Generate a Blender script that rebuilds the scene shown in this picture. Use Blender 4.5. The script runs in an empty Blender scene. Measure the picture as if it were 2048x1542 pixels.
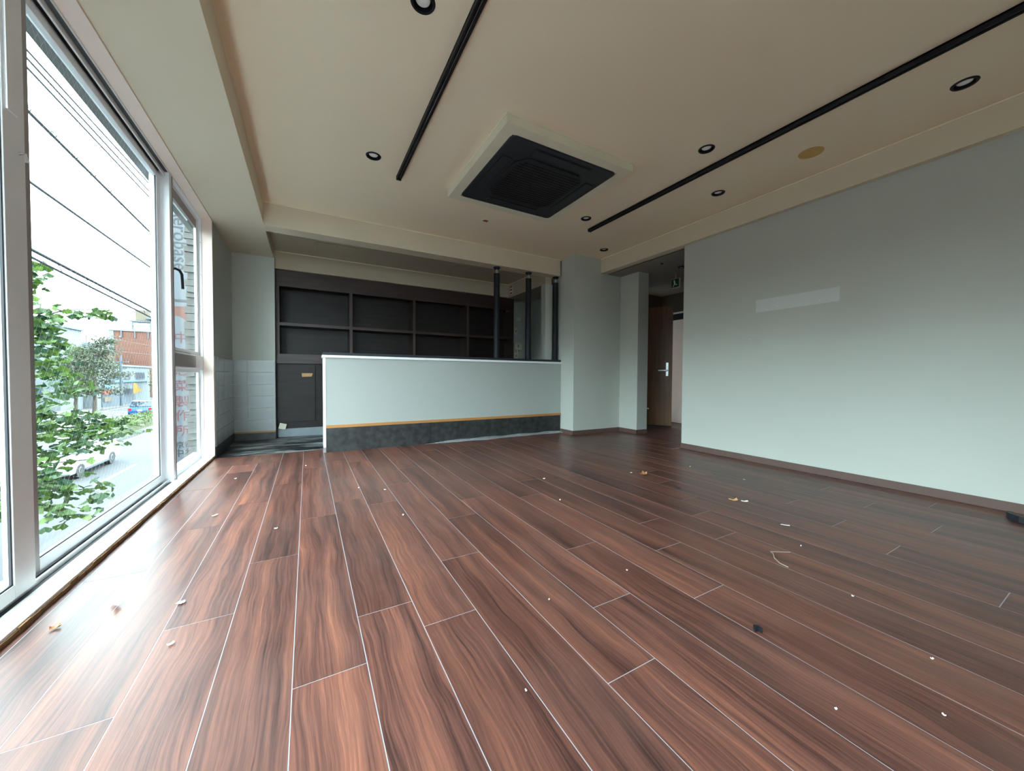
import bpy, bmesh, math, random
from mathutils import Vector, Matrix
random.seed(7)
scene = bpy.context.scene
C = bpy.context.collection

# ------------------------------------------------------------------ camera, sky, exposure
K = 0.885            # the interior was surveyed in units of 0.885 m; interior builders convert to metres
CAM_Z = 0.92 * K
yaw, pitch, roll = math.radians(29.259), math.radians(-1.377), math.radians(0.336)
fw = Vector((math.sin(yaw)*math.cos(pitch), math.cos(yaw)*math.cos(pitch), math.sin(pitch)))
r0 = Vector((math.cos(yaw), -math.sin(yaw), 0)); u0 = r0.cross(fw)
rt = r0*math.cos(roll) + u0*math.sin(roll); up = -r0*math.sin(roll) + u0*math.cos(roll)
cam = bpy.data.objects.new('camera', bpy.data.cameras.new('camera')); C.objects.link(cam)
cam.matrix_world = Matrix(((rt.x, up.x, -fw.x, 0), (rt.y, up.y, -fw.y, 0), (rt.z, up.z, -fw.z, CAM_Z), (0, 0, 0, 1)))
cam.data.sensor_width = 36.0; cam.data.sensor_fit = 'HORIZONTAL'
cam.data.lens = 36.0 * 730.55 / 2048.0
cam.data.clip_start = 0.02; cam.data.clip_end = 800
scene.camera = cam

world = bpy.data.worlds.new('overcast_sky'); scene.world = world; world.use_nodes = True
nt = world.node_tree; nt.nodes.clear()
tc = nt.nodes.new('ShaderNodeTexCoord'); sp = nt.nodes.new('ShaderNodeSeparateXYZ')
cl = nt.nodes.new('ShaderNodeClamp'); ma = nt.nodes.new('ShaderNodeMath'); ma.operation = 'MULTIPLY_ADD'
ma.inputs[1].default_value = 0.25; ma.inputs[2].default_value = 1.0        # bright hazy overcast, a little brighter overhead
mu = nt.nodes.new('ShaderNodeMath'); mu.operation = 'MULTIPLY'; mu.inputs[1].default_value = 2.7
bg = nt.nodes.new('ShaderNodeBackground'); bg.inputs[0].default_value = (0.79, 0.935, 1.0, 1)
wo = nt.nodes.new('ShaderNodeOutputWorld')
nt.links.new(tc.outputs['Generated'], sp.inputs[0]); nt.links.new(sp.outputs[2], cl.inputs[0])
nt.links.new(cl.outputs[0], ma.inputs[0]); nt.links.new(ma.outputs[0], mu.inputs[0])
nt.links.new(mu.outputs[0], bg.inputs[1]); nt.links.new(bg.outputs[0], wo.inputs[0])

vs = scene.view_settings
vs.view_transform = 'Standard'; vs.look = 'None'; vs.exposure = 2.6; vs.gamma = 1.0; vs.use_curve_mapping = False
scene.cycles.use_denoising = True
scene.cycles.max_bounces = 12; scene.cycles.diffuse_bounces = 6; scene.cycles.transparent_max_bounces = 24
scene.cycles.caustics_reflective = False; scene.cycles.caustics_refractive = False
scene.cycles.sample_clamp_indirect = 8.0

# ------------------------------------------------------------------ materials
def mat(name, col, rough=0.6, metal=0.0, var=0.06, scale=6.0, bump=0.0, spec=0.5, stretch=(1, 1, 1), emit=None):
    m = bpy.data.materials.new(name); m.use_nodes = True
    n = m.node_tree; b = n.nodes['Principled BSDF']
    b.inputs['Roughness'].default_value = rough; b.inputs['Metallic'].default_value = metal
    b.inputs['Specular IOR Level'].default_value = spec
    t = n.nodes.new('ShaderNodeTexCoord'); mp = n.nodes.new('ShaderNodeMapping')
    mp.inputs['Scale'].default_value = stretch
    no = n.nodes.new('ShaderNodeTexNoise'); no.inputs['Scale'].default_value = scale; no.inputs['Detail'].default_value = 4
    n.links.new(t.outputs['Object'], mp.inputs[0]); n.links.new(mp.outputs[0], no.inputs['Vector'])
    rp = n.nodes.new('ShaderNodeValToRGB')
    rp.color_ramp.elements[0].position = 0.3; rp.color_ramp.elements[1].position = 0.7
    rp.color_ramp.elements[0].color = tuple(max(0, c*(1-var)) for c in col) + (1,)
    rp.color_ramp.elements[1].color = tuple(min(1, c*(1+var)) for c in col) + (1,)
    n.links.new(no.outputs['Fac'], rp.inputs[0]); n.links.new(rp.outputs[0], b.inputs['Base Color'])
    if bump:
        bu = n.nodes.new('ShaderNodeBump'); bu.inputs['Strength'].default_value = bump; bu.inputs['Distance'].default_value = 0.002
        n.links.new(no.outputs['Fac'], bu.inputs['Height']); n.links.new(bu.outputs[0], b.inputs['Normal'])
    if emit:
        b.inputs['Emission Color'].default_value = tuple(col) + (1,); b.inputs['Emission Strength'].default_value = emit
    return m

def plank_material():
    m = bpy.data.materials.new('walnut_plank'); m.use_nodes = True
    n = m.node_tree; L = n.links.new; b = n.nodes['Principled BSDF']
    t = n.nodes.new('ShaderNodeTexCoord'); oi = n.nodes.new('ShaderNodeObjectInfo')
    mr = n.nodes.new('ShaderNodeMath'); mr.operation = 'MULTIPLY'; mr.inputs[1].default_value = 53.0
    cx = n.nodes.new('ShaderNodeCombineXYZ'); L(oi.outputs['Random'], mr.inputs[0])
    L(mr.outputs[0], cx.inputs[0]); L(mr.outputs[0], cx.inputs[1]); L(mr.outputs[0], cx.inputs[2])
    ad = n.nodes.new('ShaderNodeVectorMath'); ad.operation = 'ADD'; L(t.outputs['Object'], ad.inputs[0]); L(cx.outputs[0], ad.inputs[1])
    # warp, then long streaks
    wn = n.nodes.new('ShaderNodeTexNoise'); wn.inputs['Scale'].default_value = 2.6; wn.inputs['Detail'].default_value = 2
    mpw = n.nodes.new('ShaderNodeMapping'); mpw.inputs['Scale'].default_value = (1.6, 0.9, 1); L(ad.outputs[0], mpw.inputs[0]); L(mpw.outputs[0], wn.inputs['Vector'])
    sc = n.nodes.new('ShaderNodeVectorMath'); sc.operation = 'SCALE'; sc.inputs['Scale'].default_value = 0.075; L(wn.outputs['Color'], sc.inputs[0])
    a2 = n.nodes.new('ShaderNodeVectorMath'); a2.operation = 'ADD'; L(ad.outputs[0], a2.inputs[0]); L(sc.outputs[0], a2.inputs[1])
    m1 = n.nodes.new('ShaderNodeMapping'); m1.inputs['Scale'].default_value = (15, 0.7, 1); L(a2.outputs[0], m1.inputs[0])
    n1 = n.nodes.new('ShaderNodeTexNoise'); n1.inputs['Scale'].default_value = 1.0; n1.inputs['Detail'].default_value = 3; L(m1.outputs[0], n1.inputs['Vector'])
    m2 = n.nodes.new('ShaderNodeMapping'); m2.inputs['Scale'].default_value = (130, 2.6, 1); L(a2.outputs[0], m2.inputs[0])
    n2 = n.nodes.new('ShaderNodeTexNoise'); n2.inputs['Scale'].default_value = 1.0; n2.inputs['Detail'].default_value = 8; n2.inputs['Roughness'].default_value = 0.78; L(m2.outputs[0], n2.inputs['Vector'])
    mx = n.nodes.new('ShaderNodeMix'); mx.data_type = 'FLOAT'; mx.inputs[0].default_value = 0.58; L(n1.outputs['Fac'], mx.inputs[2]); L(n2.outputs['Fac'], mx.inputs[3])
    rp = n.nodes.new('ShaderNodeValToRGB'); e = rp.color_ramp.elements
    e[0].position = 0.37; e[0].color = (0.030, 0.0135, 0.012, 1)
    e[1].position = 0.66; e[1].color = (0.275, 0.102, 0.060, 1)
    c = e.new(0.48); c.color = (0.096, 0.038, 0.029, 1)
    c = e.new(0.58); c.color = (0.170, 0.065, 0.043, 1)
    L(mx.outputs[0], rp.inputs[0])
    hv = n.nodes.new('ShaderNodeHueSaturation'); 
    mm = n.nodes.new('ShaderNodeMapRange'); mm.inputs[3].default_value = 0.82; mm.inputs[4].default_value = 1.15; L(oi.outputs['Random'], mm.inputs[0]); L(mm.outputs[0], hv.inputs['Value'])
    L(rp.outputs[0], hv.inputs['Color'])
    # scuffs and dust: pale cloudy film with its own shape
    dn = n.nodes.new('ShaderNodeTexNoise'); dn.inputs['Scale'].default_value = 1.7; dn.inputs['Detail'].default_value = 6; dn.inputs['Roughness'].default_value = 0.62
    L(t.outputs['Object'], dn.inputs['Vector']); 
    dr = n.nodes.new('ShaderNodeMapRange'); dr.inputs[1].default_value = 0.46; dr.inputs[2].default_value = 0.75; dr.inputs[3].default_value = 0.0; dr.inputs[4].default_value = 0.10; L(dn.outputs['Fac'], dr.inputs[0])
    dm = n.nodes.new('ShaderNodeMix'); dm.data_type = 'RGBA'; L(dr.outputs[0], dm.inputs[0]); L(hv.outputs[0], dm.inputs[6]); dm.inputs[7].default_value = (0.24, 0.17, 0.155, 1)
    L(dm.outputs[2], b.inputs['Base Color'])
    rr = n.nodes.new('ShaderNodeMapRange'); rr.inputs[3].default_value = 0.29; rr.inputs[4].default_value = 0.43; L(n2.outputs['Fac'], rr.inputs[0]); L(rr.outputs[0], b.inputs['Roughness'])
    b.inputs['Specular IOR Level'].default_value = 0.33
    bu = n.nodes.new('ShaderNodeBump'); bu.inputs['Strength'].default_value = 0.25; bu.inputs['Distance'].default_value = 0.0012
    L(n2.outputs['Fac'], bu.inputs['Height']); L(bu.outputs[0], b.inputs['Normal'])
    return m

def stained_floor():
    m = mat('stained_vinyl', (0.2, 0.23, 0.25), 0.35)
    n = m.node_tree; b = n.nodes['Principled BSDF']; L = n.links.new
    t = n.nodes.new('ShaderNodeTexCoord'); mp = n.nodes.new('ShaderNodeMapping'); mp.inputs['Scale'].default_value = (1.2, 4.0, 1)
    no = n.nodes.new('ShaderNodeTexNoise'); no.inputs['Scale'].default_value = 1.6; no.inputs['Detail'].default_value = 6; no.inputs['Roughness'].default_value = 0.6
    L(t.outputs['Object'], mp.inputs[0]); L(mp.outputs[0], no.inputs['Vector'])
    rp = n.nodes.new('ShaderNodeValToRGB'); e = rp.color_ramp.elements
    e[0].position = 0.45; e[0].color = (0.008, 0.009, 0.010, 1); e[1].position = 0.60; e[1].color = (0.30, 0.33, 0.36, 1)
    c = e.new(0.49); c.color = (0.05, 0.06, 0.07, 1); c = e.new(0.54); c.color = (0.17, 0.17, 0.15, 1)
    L(no.outputs['Fac'], rp.inputs[0]); L(rp.outputs[0], b.inputs['Base Color'])
    return m

def glass_material(name='window_glass', tint=(0.93, 0.97, 0.96)):
    m = bpy.data.materials.new(name); m.use_nodes = True
    n = m.node_tree; n.nodes.clear()
    tr = n.nodes.new('ShaderNodeBsdfTransparent'); tr.inputs[0].default_value = tint + (1,)
    gl = n.nodes.new('ShaderNodeBsdfGlossy'); gl.inputs['Roughness'].default_value = 0.02
    ge = n.nodes.new('ShaderNodeNewGeometry'); dt = n.nodes.new('ShaderNodeVectorMath'); dt.operation = 'DOT_PRODUCT'
    n.links.new(ge.outputs['Incoming'], dt.inputs[0]); n.links.new(ge.outputs['Normal'], dt.inputs[1])
    ab = n.nodes.new('ShaderNodeMath'); ab.operation = 'ABSOLUTE'; n.links.new(dt.outputs['Value'], ab.inputs[0])
    om = n.nodes.new('ShaderNodeMath'); om.operation = 'SUBTRACT'; om.inputs[0].default_value = 1.0; n.links.new(ab.outputs[0], om.inputs[1])
    pw = n.nodes.new('ShaderNodeMath'); pw.operation = 'POWER'; pw.inputs[1].default_value = 5.0; n.links.new(om.outputs[0], pw.inputs[0])
    fr = n.nodes.new('ShaderNodeMath'); fr.operation = 'MULTIPLY_ADD'; fr.inputs[1].default_value = 0.14; fr.inputs[2].default_value = 0.010; n.links.new(pw.outputs[0], fr.inputs[0])   # Schlick
    mx = n.nodes.new('ShaderNodeMixShader'); o = n.nodes.new('ShaderNodeOutputMaterial')
    n.links.new(fr.outputs[0], mx.inputs[0]); n.links.new(tr.outputs[0], mx.inputs[1]); n.links.new(gl.outputs[0], mx.inputs[2]); n.links.new(mx.outputs[0], o.inputs[0])
    return m

def film_material():
    m = bpy.data.materials.new('clear_film'); m.use_nodes = True
    n = m.node_tree; n.nodes.clear()
    tr = n.nodes.new('ShaderNodeBsdfTransparent'); pr = n.nodes.new('ShaderNodeBsdfPrincipled')
    pr.inputs['Base Color'].default_value = (0.75, 0.78, 0.82, 1); pr.inputs['Roughness'].default_value = 0.15
    no = n.nodes.new('ShaderNodeTexNoise'); no.inputs['Scale'].default_value = 18
    mr = n.nodes.new('ShaderNodeMapRange'); mr.inputs[3].default_value = 0.02; mr.inputs[4].default_value = 0.5
    mx = n.nodes.new('ShaderNodeMixShader'); o = n.nodes.new('ShaderNodeOutputMaterial')
    n.links.new(no.outputs['Fac'], mr.inputs[0]); n.links.new(mr.outputs[0], mx.inputs[0]); n.links.new(tr.outputs[0], mx.inputs[1]); n.links.new(pr.outputs[0], mx.inputs[2]); n.links.new(mx.outputs[0], o.inputs[0])
    return m

def leaf_material(name, c0, c1):
    m = mat(name, c0, 0.5, var=0.1)
    n = m.node_tree; b = n.nodes['Principled BSDF']; L = n.links.new
    g = n.nodes.new('ShaderNodeNewGeometry'); oi = n.nodes.new('ShaderNodeObjectInfo')
    a = n.nodes.new('ShaderNodeMath'); a.operation = 'ADD'; L(g.outputs['Random Per Island'], a.inputs[0]); L(oi.outputs['Random'], a.inputs[1])
    fr = n.nodes.new('ShaderNodeMath'); fr.operation = 'FRACT'; L(a.outputs[0], fr.inputs[0])
    mx = n.nodes.new('ShaderNodeMix'); mx.data_type = 'RGBA'; mx.inputs[6].default_value = c0 + (1,); mx.inputs[7].default_value = c1 + (1,)
    L(fr.outputs[0], mx.inputs[0]); L(mx.outputs[2], b.inputs['Base Color'])
    tl = n.nodes.new('ShaderNodeBsdfTranslucent'); L(mx.outputs[2], tl.inputs[0])
    ms = n.nodes.new('ShaderNodeMixShader'); ms.inputs[0].default_value = 0.3
    o = n.nodes['Material Output']; L(b.outputs[0], ms.inputs[1]); L(tl.outputs[0], ms.inputs[2]); L(ms.outputs[0], o.inputs[0])
    return m

M = {}
M['plank'] = plank_material()
M['seam'] = mat('plank_seam', (0.36, 0.36, 0.40), 0.4)
M['vinyl'] = stained_floor()
M['cove'] = mat('vinyl_cove', (0.26, 0.30, 0.33), 0.5, var=0.15)
M['wall'] = mat('wall_paint', (0.555, 0.575, 0.53), 0.75, var=0.02, scale=1.5, bump=0.05)
M['wallpatch'] = mat('unfaded_paint', (0.66, 0.70, 0.69), 0.6, var=0.02)
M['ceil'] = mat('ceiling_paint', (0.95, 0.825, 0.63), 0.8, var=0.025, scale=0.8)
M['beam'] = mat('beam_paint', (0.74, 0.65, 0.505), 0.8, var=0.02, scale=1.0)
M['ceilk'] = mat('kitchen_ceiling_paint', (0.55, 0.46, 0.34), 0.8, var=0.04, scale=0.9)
M['caulk'] = mat('joint_line', (0.95, 0.87, 0.68), 0.6)
M['base'] = mat('brown_skirting', (0.125, 0.075, 0.062), 0.5, var=0.05)
M['casing'] = mat('floor_bounce_casing', (0.9, 0.74, 0.65), 0.5, var=0.02)  # white casing; pink light bounced off the floor is put into its colour
M['white'] = mat('white_aluminium', (0.88, 0.895, 0.93), 0.35, var=0.02)
M['sill'] = mat('white_sill', (0.86, 0.86, 0.84), 0.45, var=0.06, scale=14)
M['dkalu'] = mat('grey_aluminium', (0.30, 0.27, 0.26), 0.4, var=0.04)
M['gasket'] = mat('black_gasket', (0.04, 0.04, 0.045), 0.6)
M['ply'] = mat('raw_plywood_edge', (0.25, 0.13, 0.055), 0.8, var=0.35, scale=30)
M['glass'] = glass_material()
M['wire'] = mat('embedded_wire', (0.55, 0.60, 0.60), 0.5)
M['black'] = mat('black_metal', (0.012, 0.013, 0.017), 0.5, var=0.1, spec=0.25)
M['blackp'] = mat('black_plastic', (0.014, 0.016, 0.022), 0.5, var=0.1)
M['blackg'] = mat('black_grille', (0.004, 0.004, 0.006), 0.6, var=0.1)
M['bulb'] = mat('frosted_lens', (0.95, 0.94, 0.9), 0.4)
M['accream'] = mat('cream_plastic', (0.80, 0.76, 0.60), 0.5, var=0.03)
M['shelf'] = mat('dark_stained_wood', (0.019, 0.013, 0.0135), 0.45, spec=0.3, var=0.30, scale=2.5, stretch=(1, 1, 9))
M['shelfh'] = mat('dark_stained_board', (0.042, 0.022, 0.019), 0.45, var=0.30, scale=2.5, stretch=(1, 9, 9))
M['shelfv'] = mat('dark_stained_upright', (0.042, 0.023, 0.02), 0.45, var=0.30, scale=2.5, stretch=(9, 9, 1))
M['tie'] = mat('beige_tie', (0.30, 0.24, 0.20), 0.6)
M['dimwall'] = mat('corridor_dimness_wall', (0.10, 0.095, 0.085), 0.8, var=0.05)  # dimness of the corridor put into the wall colour
M['dimceil'] = mat('corridor_dimness_ceiling', (0.30, 0.29, 0.25), 0.8, var=0.04)  # corridor ceiling coloured darker to carry the same dimness
M['counterwall'] = mat('counter_paint', (0.395, 0.42, 0.4), 0.7, var=0.02, scale=2)
M['slate'] = mat('charcoal_panel', (0.026, 0.028, 0.029), 0.45, var=0.6, scale=14)
M['oaktrim'] = mat('orange_wood_trim', (0.44, 0.20, 0.06), 0.5, var=0.12, scale=5, stretch=(.4, 4, 4))
M['tile'] = mat('grey_glazed_tile', (0.4, 0.425, 0.43), 0.22, var=0.10, scale=3)
M['grout'] = mat('tile_grout', (0.68, 0.66, 0.62), 0.8)
M['door'] = mat('oak_veneer', (0.25, 0.105, 0.035), 0.4, var=0.22, scale=3, stretch=(7, 7, .6))
M['steel'] = mat('brushed_steel', (0.62, 0.62, 0.62), 0.3, metal=1.0)
M['plate'] = mat('ivory_plastic', (0.8, 0.76, 0.62), 0.45)
M['red'] = mat('red_print', (0.45, 0.035, 0.025), 0.5)
M['orange'] = mat('orange_disc', (0.66, 0.42, 0.14), 0.7, var=0.08, scale=20)
M['rust'] = mat('rust_hole', (0.36, 0.12, 0.04), 0.7, var=0.3, scale=30)
M['paper'] = mat('white_paper', (0.85, 0.84, 0.80), 0.7)
M['tan'] = mat('tan_card', (0.62, 0.36, 0.16), 0.8, var=0.15)
M['leafdry'] = mat('dry_leaf', (0.42, 0.19, 0.08), 0.7, var=0.25, scale=30)
M['green'] = mat('exit_green', (0.012, 0.07, 0.045), 0.4)
M['film'] = film_material()
M['concrete'] = mat('facade_concrete', (0.1395, 0.1395, 0.1395), 0.8, var=0.1, scale=2)
M['ledge'] = mat('white_ledge', (0.55, 0.6, 0.58), 0.6, var=0.05)
M['stone'] = mat('split_stone', (0.0616, 0.0598, 0.0573), 0.85, var=0.28, scale=7, bump=0.6)
M['asphalt'] = mat('asphalt', (0.0299, 0.0312, 0.0349), 0.9, var=0.10, scale=0.6)
M['paint'] = mat('road_paint', (0.1685, 0.1685, 0.1685), 0.7, var=0.06)
M['kerb'] = mat('kerb_concrete', (0.0655, 0.0655, 0.0655), 0.85, var=0.1)
M['walk'] = mat('pavement', (0.0697, 0.0675, 0.0655), 0.85, var=0.1, scale=1.5)
M['brick'] = mat('orange_brick', (0.0867, 0.031, 0.0183), 0.85, var=0.16, scale=1.2, stretch=(.6, .6, 5))
M['bwhite'] = mat('white_render', (0.1095, 0.1232, 0.13), 0.8, var=0.04, scale=.4)
M['btan'] = mat('tan_render', (0.0867, 0.0685, 0.0456), 0.8, var=0.08, scale=.4)
M['bgrey'] = mat('grey_cladding', (0.0456, 0.0594, 0.0753), 0.6, var=0.06)
M['pane'] = mat('dark_pane', (0.05, 0.07, 0.09), 0.1)
M['banner'] = mat('yellow_banner', (0.225, 0.0975, 0.0037), 0.6)
M['blue'] = mat('sign_blue', (0.02, 0.05, 0.14), 0.5)
M['skyblue'] = mat('light_blue_board', (0.045, 0.1125, 0.1875), 0.5)
M['bark'] = mat('bark', (0.0525, 0.0413, 0.03), 0.9, var=0.3, scale=12)
M['twig'] = mat('green_twig', (0.03, 0.042, 0.016), 0.7)
M['ginkgo'] = leaf_material('ginkgo_leaf', (0.010, 0.040, 0.016), (0.080, 0.145, 0.017))
M['maple'] = leaf_material('bronze_green_leaf', (0.025, 0.045, 0.022), (0.060, 0.055, 0.030))
M['hedge'] = leaf_material('hedge_leaf', (0.025, 0.055, 0.013), (0.075, 0.088, 0.018))
M['cable'] = mat('black_cable', (0.03, 0.035, 0.045), 0.6)
M['carw'] = mat('white_car_paint', (0.2281, 0.2373, 0.2464), 0.15)
M['carb'] = mat('blue_car_paint', (0.005, 0.05, 0.17), 0.15)
M['carglass'] = mat('car_glass', (0.02, 0.03, 0.04), 0.05)
M['tyre'] = mat('tyre_rubber', (0.02, 0.02, 0.022), 0.8)
M['rim'] = mat('alloy_rim', (0.35, 0.36, 0.38), 0.3, metal=0.8)
M['lamp'] = mat('lamp_cluster', (0.5, 0.5, 0.5), 0.1)
M['lampred'] = mat('red_lamp', (0.3, 0.01, 0.01), 0.1)
M['signw'] = mat('sign_white', (0.0672, 0.0751, 0.087), 0.5, var=0.03)
M['signgrey'] = mat('sign_grey_letters', (0.004, 0.006, 0.01), 0.5)
M['signred'] = mat('sign_red_letters', (0.075, 0.003, 0.006), 0.5)
M['signorange'] = mat('sign_orange_shape', (0.0813, 0.0147, 0.0039), 0.5, var=0.3, scale=5)

# ------------------------------------------------------------------ mesh helpers
class MB:
    def __init__(self, k=1.0): self.v = []; self.f = []; self.k = k
    def _add(self, vs, fs):
        o = len(self.v); self.v += [Vector(p)*self.k for p in vs]; self.f += [tuple(i+o for i in f) for f in fs]; return self
    def box(self, x0, x1, y0, y1, z0, z1):
        return self._add([(x0,y0,z0),(x1,y0,z0),(x1,y1,z0),(x0,y1,z0),(x0,y0,z1),(x1,y0,z1),(x1,y1,z1),(x0,y1,z1)],
                         [(0,3,2,1),(4,5,6,7),(0,1,5,4),(1,2,6,5),(2,3,7,6),(3,0,4,7)])
    def prism(self, pts, axis, a, b):
        n = len(pts)
        def P(p, t): return {'x': (t, p[0], p[1]), 'y': (p[0], t, p[1]), 'z': (p[0], p[1], t)}[axis]
        vs = [P(p, a) for p in pts] + [P(p, b) for p in pts]
        return self._add(vs, [tuple(range(n))[::-1], tuple(range(n, 2*n))] + [(i, (i+1) % n, n+(i+1) % n, n+i) for i in range(n)])
    def lathe(self, c, prof, n=24, axis='z', cap=True):
        vs, fs = [], []
        for r, h in prof:
            for i in range(n):
                a = 2*math.pi*i/n; p = (r*math.cos(a), r*math.sin(a), h)
                if axis == 'x': p = (p[2], p[0], p[1])
                if axis == 'y': p = (p[0], p[2], p[1])
                vs.append((c[0]+p[0], c[1]+p[1], c[2]+p[2]))
        m = len(prof)
        for j in range(m-1):
            for i in range(n): fs.append((j*n+i, j*n+(i+1) % n, (j+1)*n+(i+1) % n, (j+1)*n+i))
        if cap: fs += [tuple(range(n))[::-1], tuple((m-1)*n+i for i in range(n))]
        return self._add(vs, fs)
    def tube(self, pts, r, n=8, r1=None):
        pts = [Vector(p) for p in pts]; vs, fs = [], []; r1 = r if r1 is None else r1
        for j, p in enumerate(pts):
            d = (pts[min(j+1, len(pts)-1)] - pts[max(j-1, 0)]).normalized()
            a = d.orthogonal().normalized() if j == 0 else (a - d*a.dot(d)).normalized()
            b = d.cross(a); rr = r + (r1-r)*j/max(1, len(pts)-1)
            for i in range(n):
                t = 2*math.pi*i/n; vs.append(tuple(p + a*rr*math.cos(t) + b*rr*math.sin(t)))
        for j in range(len(pts)-1):
            for i in range(n): fs.append((j*n+i, j*n+(i+1) % n, (j+1)*n+(i+1) % n, (j+1)*n+i))
        fs += [tuple(range(n))[::-1], tuple((len(pts)-1)*n+i for i in range(n))]
        return self._add(vs, fs)
    def poly(self, vs, fs): return self._add(vs, fs)

ORI = {}
def _props(o, label, cat, group, kind):
    if label: o['label'] = label
    if cat: o['category'] = cat
    if group: o['group'] = group
    if kind: o['kind'] = kind
def obj(name, mb, m, parent=None, label=None, cat=None, group=None, kind=None, bevel=0, smooth=False, seg=2):
    lo = Vector((min(v.x for v in mb.v), min(v.y for v in mb.v), min(v.z for v in mb.v)))
    hi = Vector((max(v.x for v in mb.v), max(v.y for v in mb.v), max(v.z for v in mb.v)))
    org = Vector(((lo.x+hi.x)/2, (lo.y+hi.y)/2, lo.z))
    me = bpy.data.meshes.new(name); me.from_pydata([tuple(v-org) for v in mb.v], [], mb.f); me.update()
    bm = bmesh.new(); bm.from_mesh(me); bmesh.ops.recalc_face_normals(bm, faces=bm.faces); bm.to_mesh(me); bm.free()
    if smooth:
        for p in me.polygons: p.use_smooth = True
        me.set_sharp_from_angle(angle=math.radians(40))
    me.materials.append(M[m] if isinstance(m, str) else m)
    o = bpy.data.objects.new(name, me); C.objects.link(o)
    if parent is not None:
        o.parent = parent; o.location = org - ORI[parent]
    else: o.location = org
    ORI[o] = org
    if bevel:
        b = o.modifiers.new('bevel', 'BEVEL'); b.width = bevel; b.segments = seg; b.limit_method = 'ANGLE'
    _props(o, label, cat, group, kind); return o
def root(name, loc, label=None, cat=None, group=None, kind=None, k=1.0, parent=None):
    o = bpy.data.objects.new(name, None); C.objects.link(o); w = Vector(loc)*k
    o.empty_display_size = 0.1
    if parent is not None: o.parent = parent; o.location = w - ORI[parent]
    else: o.location = w
    ORI[o] = w; _props(o, label, cat, group, kind); return o
def S(): return MB(K)      # survey units -> metres
def box(*a): return S().box(*a)
def mbox(*a): return MB(1).box(*a)
def text_mb(txt, size, extrude=0.003):
    cu = bpy.data.curves.new('t', 'FONT'); cu.body = txt; cu.size = size; cu.extrude = extrude; cu.align_x = 'CENTER'; cu.align_y = 'CENTER'
    cu.resolution_u = 3
    t = bpy.data.objects.new('t', cu); C.objects.link(t)
    me = bpy.data.meshes.new_from_object(t.evaluated_get(bpy.context.evaluated_depsgraph_get()))
    mb = MB(1); mb.poly([tuple(v.co) for v in me.vertices], [tuple(p.vertices) for p in me.polygons])
    bpy.data.objects.remove(t); bpy.data.curves.remove(cu); bpy.data.meshes.remove(me); return mb
def xf(mb, mtx): mb.v = [mtx @ v for v in mb.v]; return mb

# ------------------------------------------------------------------ levels (survey units)
ZC, ZB, ZS, ZR, ZK = 2.85, 2.59, 2.61, 2.62, 2.74     # ceiling, counter beam, window soffit, right beam, kitchen ceiling
XW, YE = 4.265, 3.07                                   # right wall face and its end
XL = -0.90                                             # inner edge of the window wall
XS = -0.415                                            # edge of the window soffit
YC = 4.88                                              # counter face
YB = -2.6                                              # wall behind the camera

# ---- floor with individual planks
floor = obj('floor', box(-0.905, 7.2, YB-.2, 5.25, -.10, -.0007), 'seam', kind='structure', label='dark walnut plank floor with pale seams')
PW, PL = 0.2068, 1.4455
offs = {-6: 2.2, -5: 3.755, -4: 1.358, -3: 1.736, -2: 2.161, -1: 1.228, 0: 1.482, 1: 1.308, 2: 1.738, 3: .795, 4: 1.092, 5: 1.534, 6: .937, 7: 1.3,
        8: 1.594, 9: 1.229, 10: 1.518, 11: .304, 12: .69, 13: .99, 14: 1.335, 15: .661, 16: 1.028, 17: 1.369, 18: .805, 19: .2}
GAP = 0.0015
def plank(x0, x1, y0, y1):
    if x1-x0 < .02 or y1-y0 < .03: return
    obj('plank', box(x0+GAP, x1-GAP, y0+GAP, y1-GAP, -.0007, 0), 'plank', floor)
for k in range(-6, 34):
    x0, x1 = .161+PW*k, .161+PW*(k+1)
    y0, y1 = YB, YC
    if k < 0: y1 = 5.10
    if x1 > 3.67: y1 = 4.55
    if x1 > 4.66: y1 = 4.16
    if x0 > 4.86: y1 = 5.20
    if k in (-6, -5, -4, -3): y1 = 4.60
    if x0 > XW: y0 = YE
    x0 = max(x0, XL+.004); 
    if k == 19: x1 = min(x1, XW) if False else x1
    o = offs.get(k, (k*.53) % PL) % PL
    ys = [y0]; t = o - 3*PL
    while t < y1:
        if t > y0+.03 and t < y1-.03: ys.append(t)
        t += PL
    ys.append(y1)
    for a, b in zip(ys[:-1], ys[1:]):
        if k == 19 and b > YE and a < YE:   # passes the end of the right wall
            plank(x0, XW, a, YE); plank(x0, x1, YE, b)
        elif k == 19 and b <= YE: plank(x0, XW, a, b)
        else: plank(x0, x1, a, b)
plank(.161+PW*16, 3.66, 4.55-2*GAP, YC); plank(.161+PW*21, 4.655, 4.16-2*GAP, 4.55); plank(4.89, .161+PW*23, 4.16-2*GAP, 5.2)      # infill beside pillar and wall end
plank(XL+.004, .161-PW*2, 4.60, 5.10)                  # cross board in front of the kitchen floor
floor_k = obj('floor_kitchen', box(-.90, 4.45, 5.102, 7.05, -.10, -.0005), 'vinyl', kind='structure', label='stained grey vinyl floor behind the counter')

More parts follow.
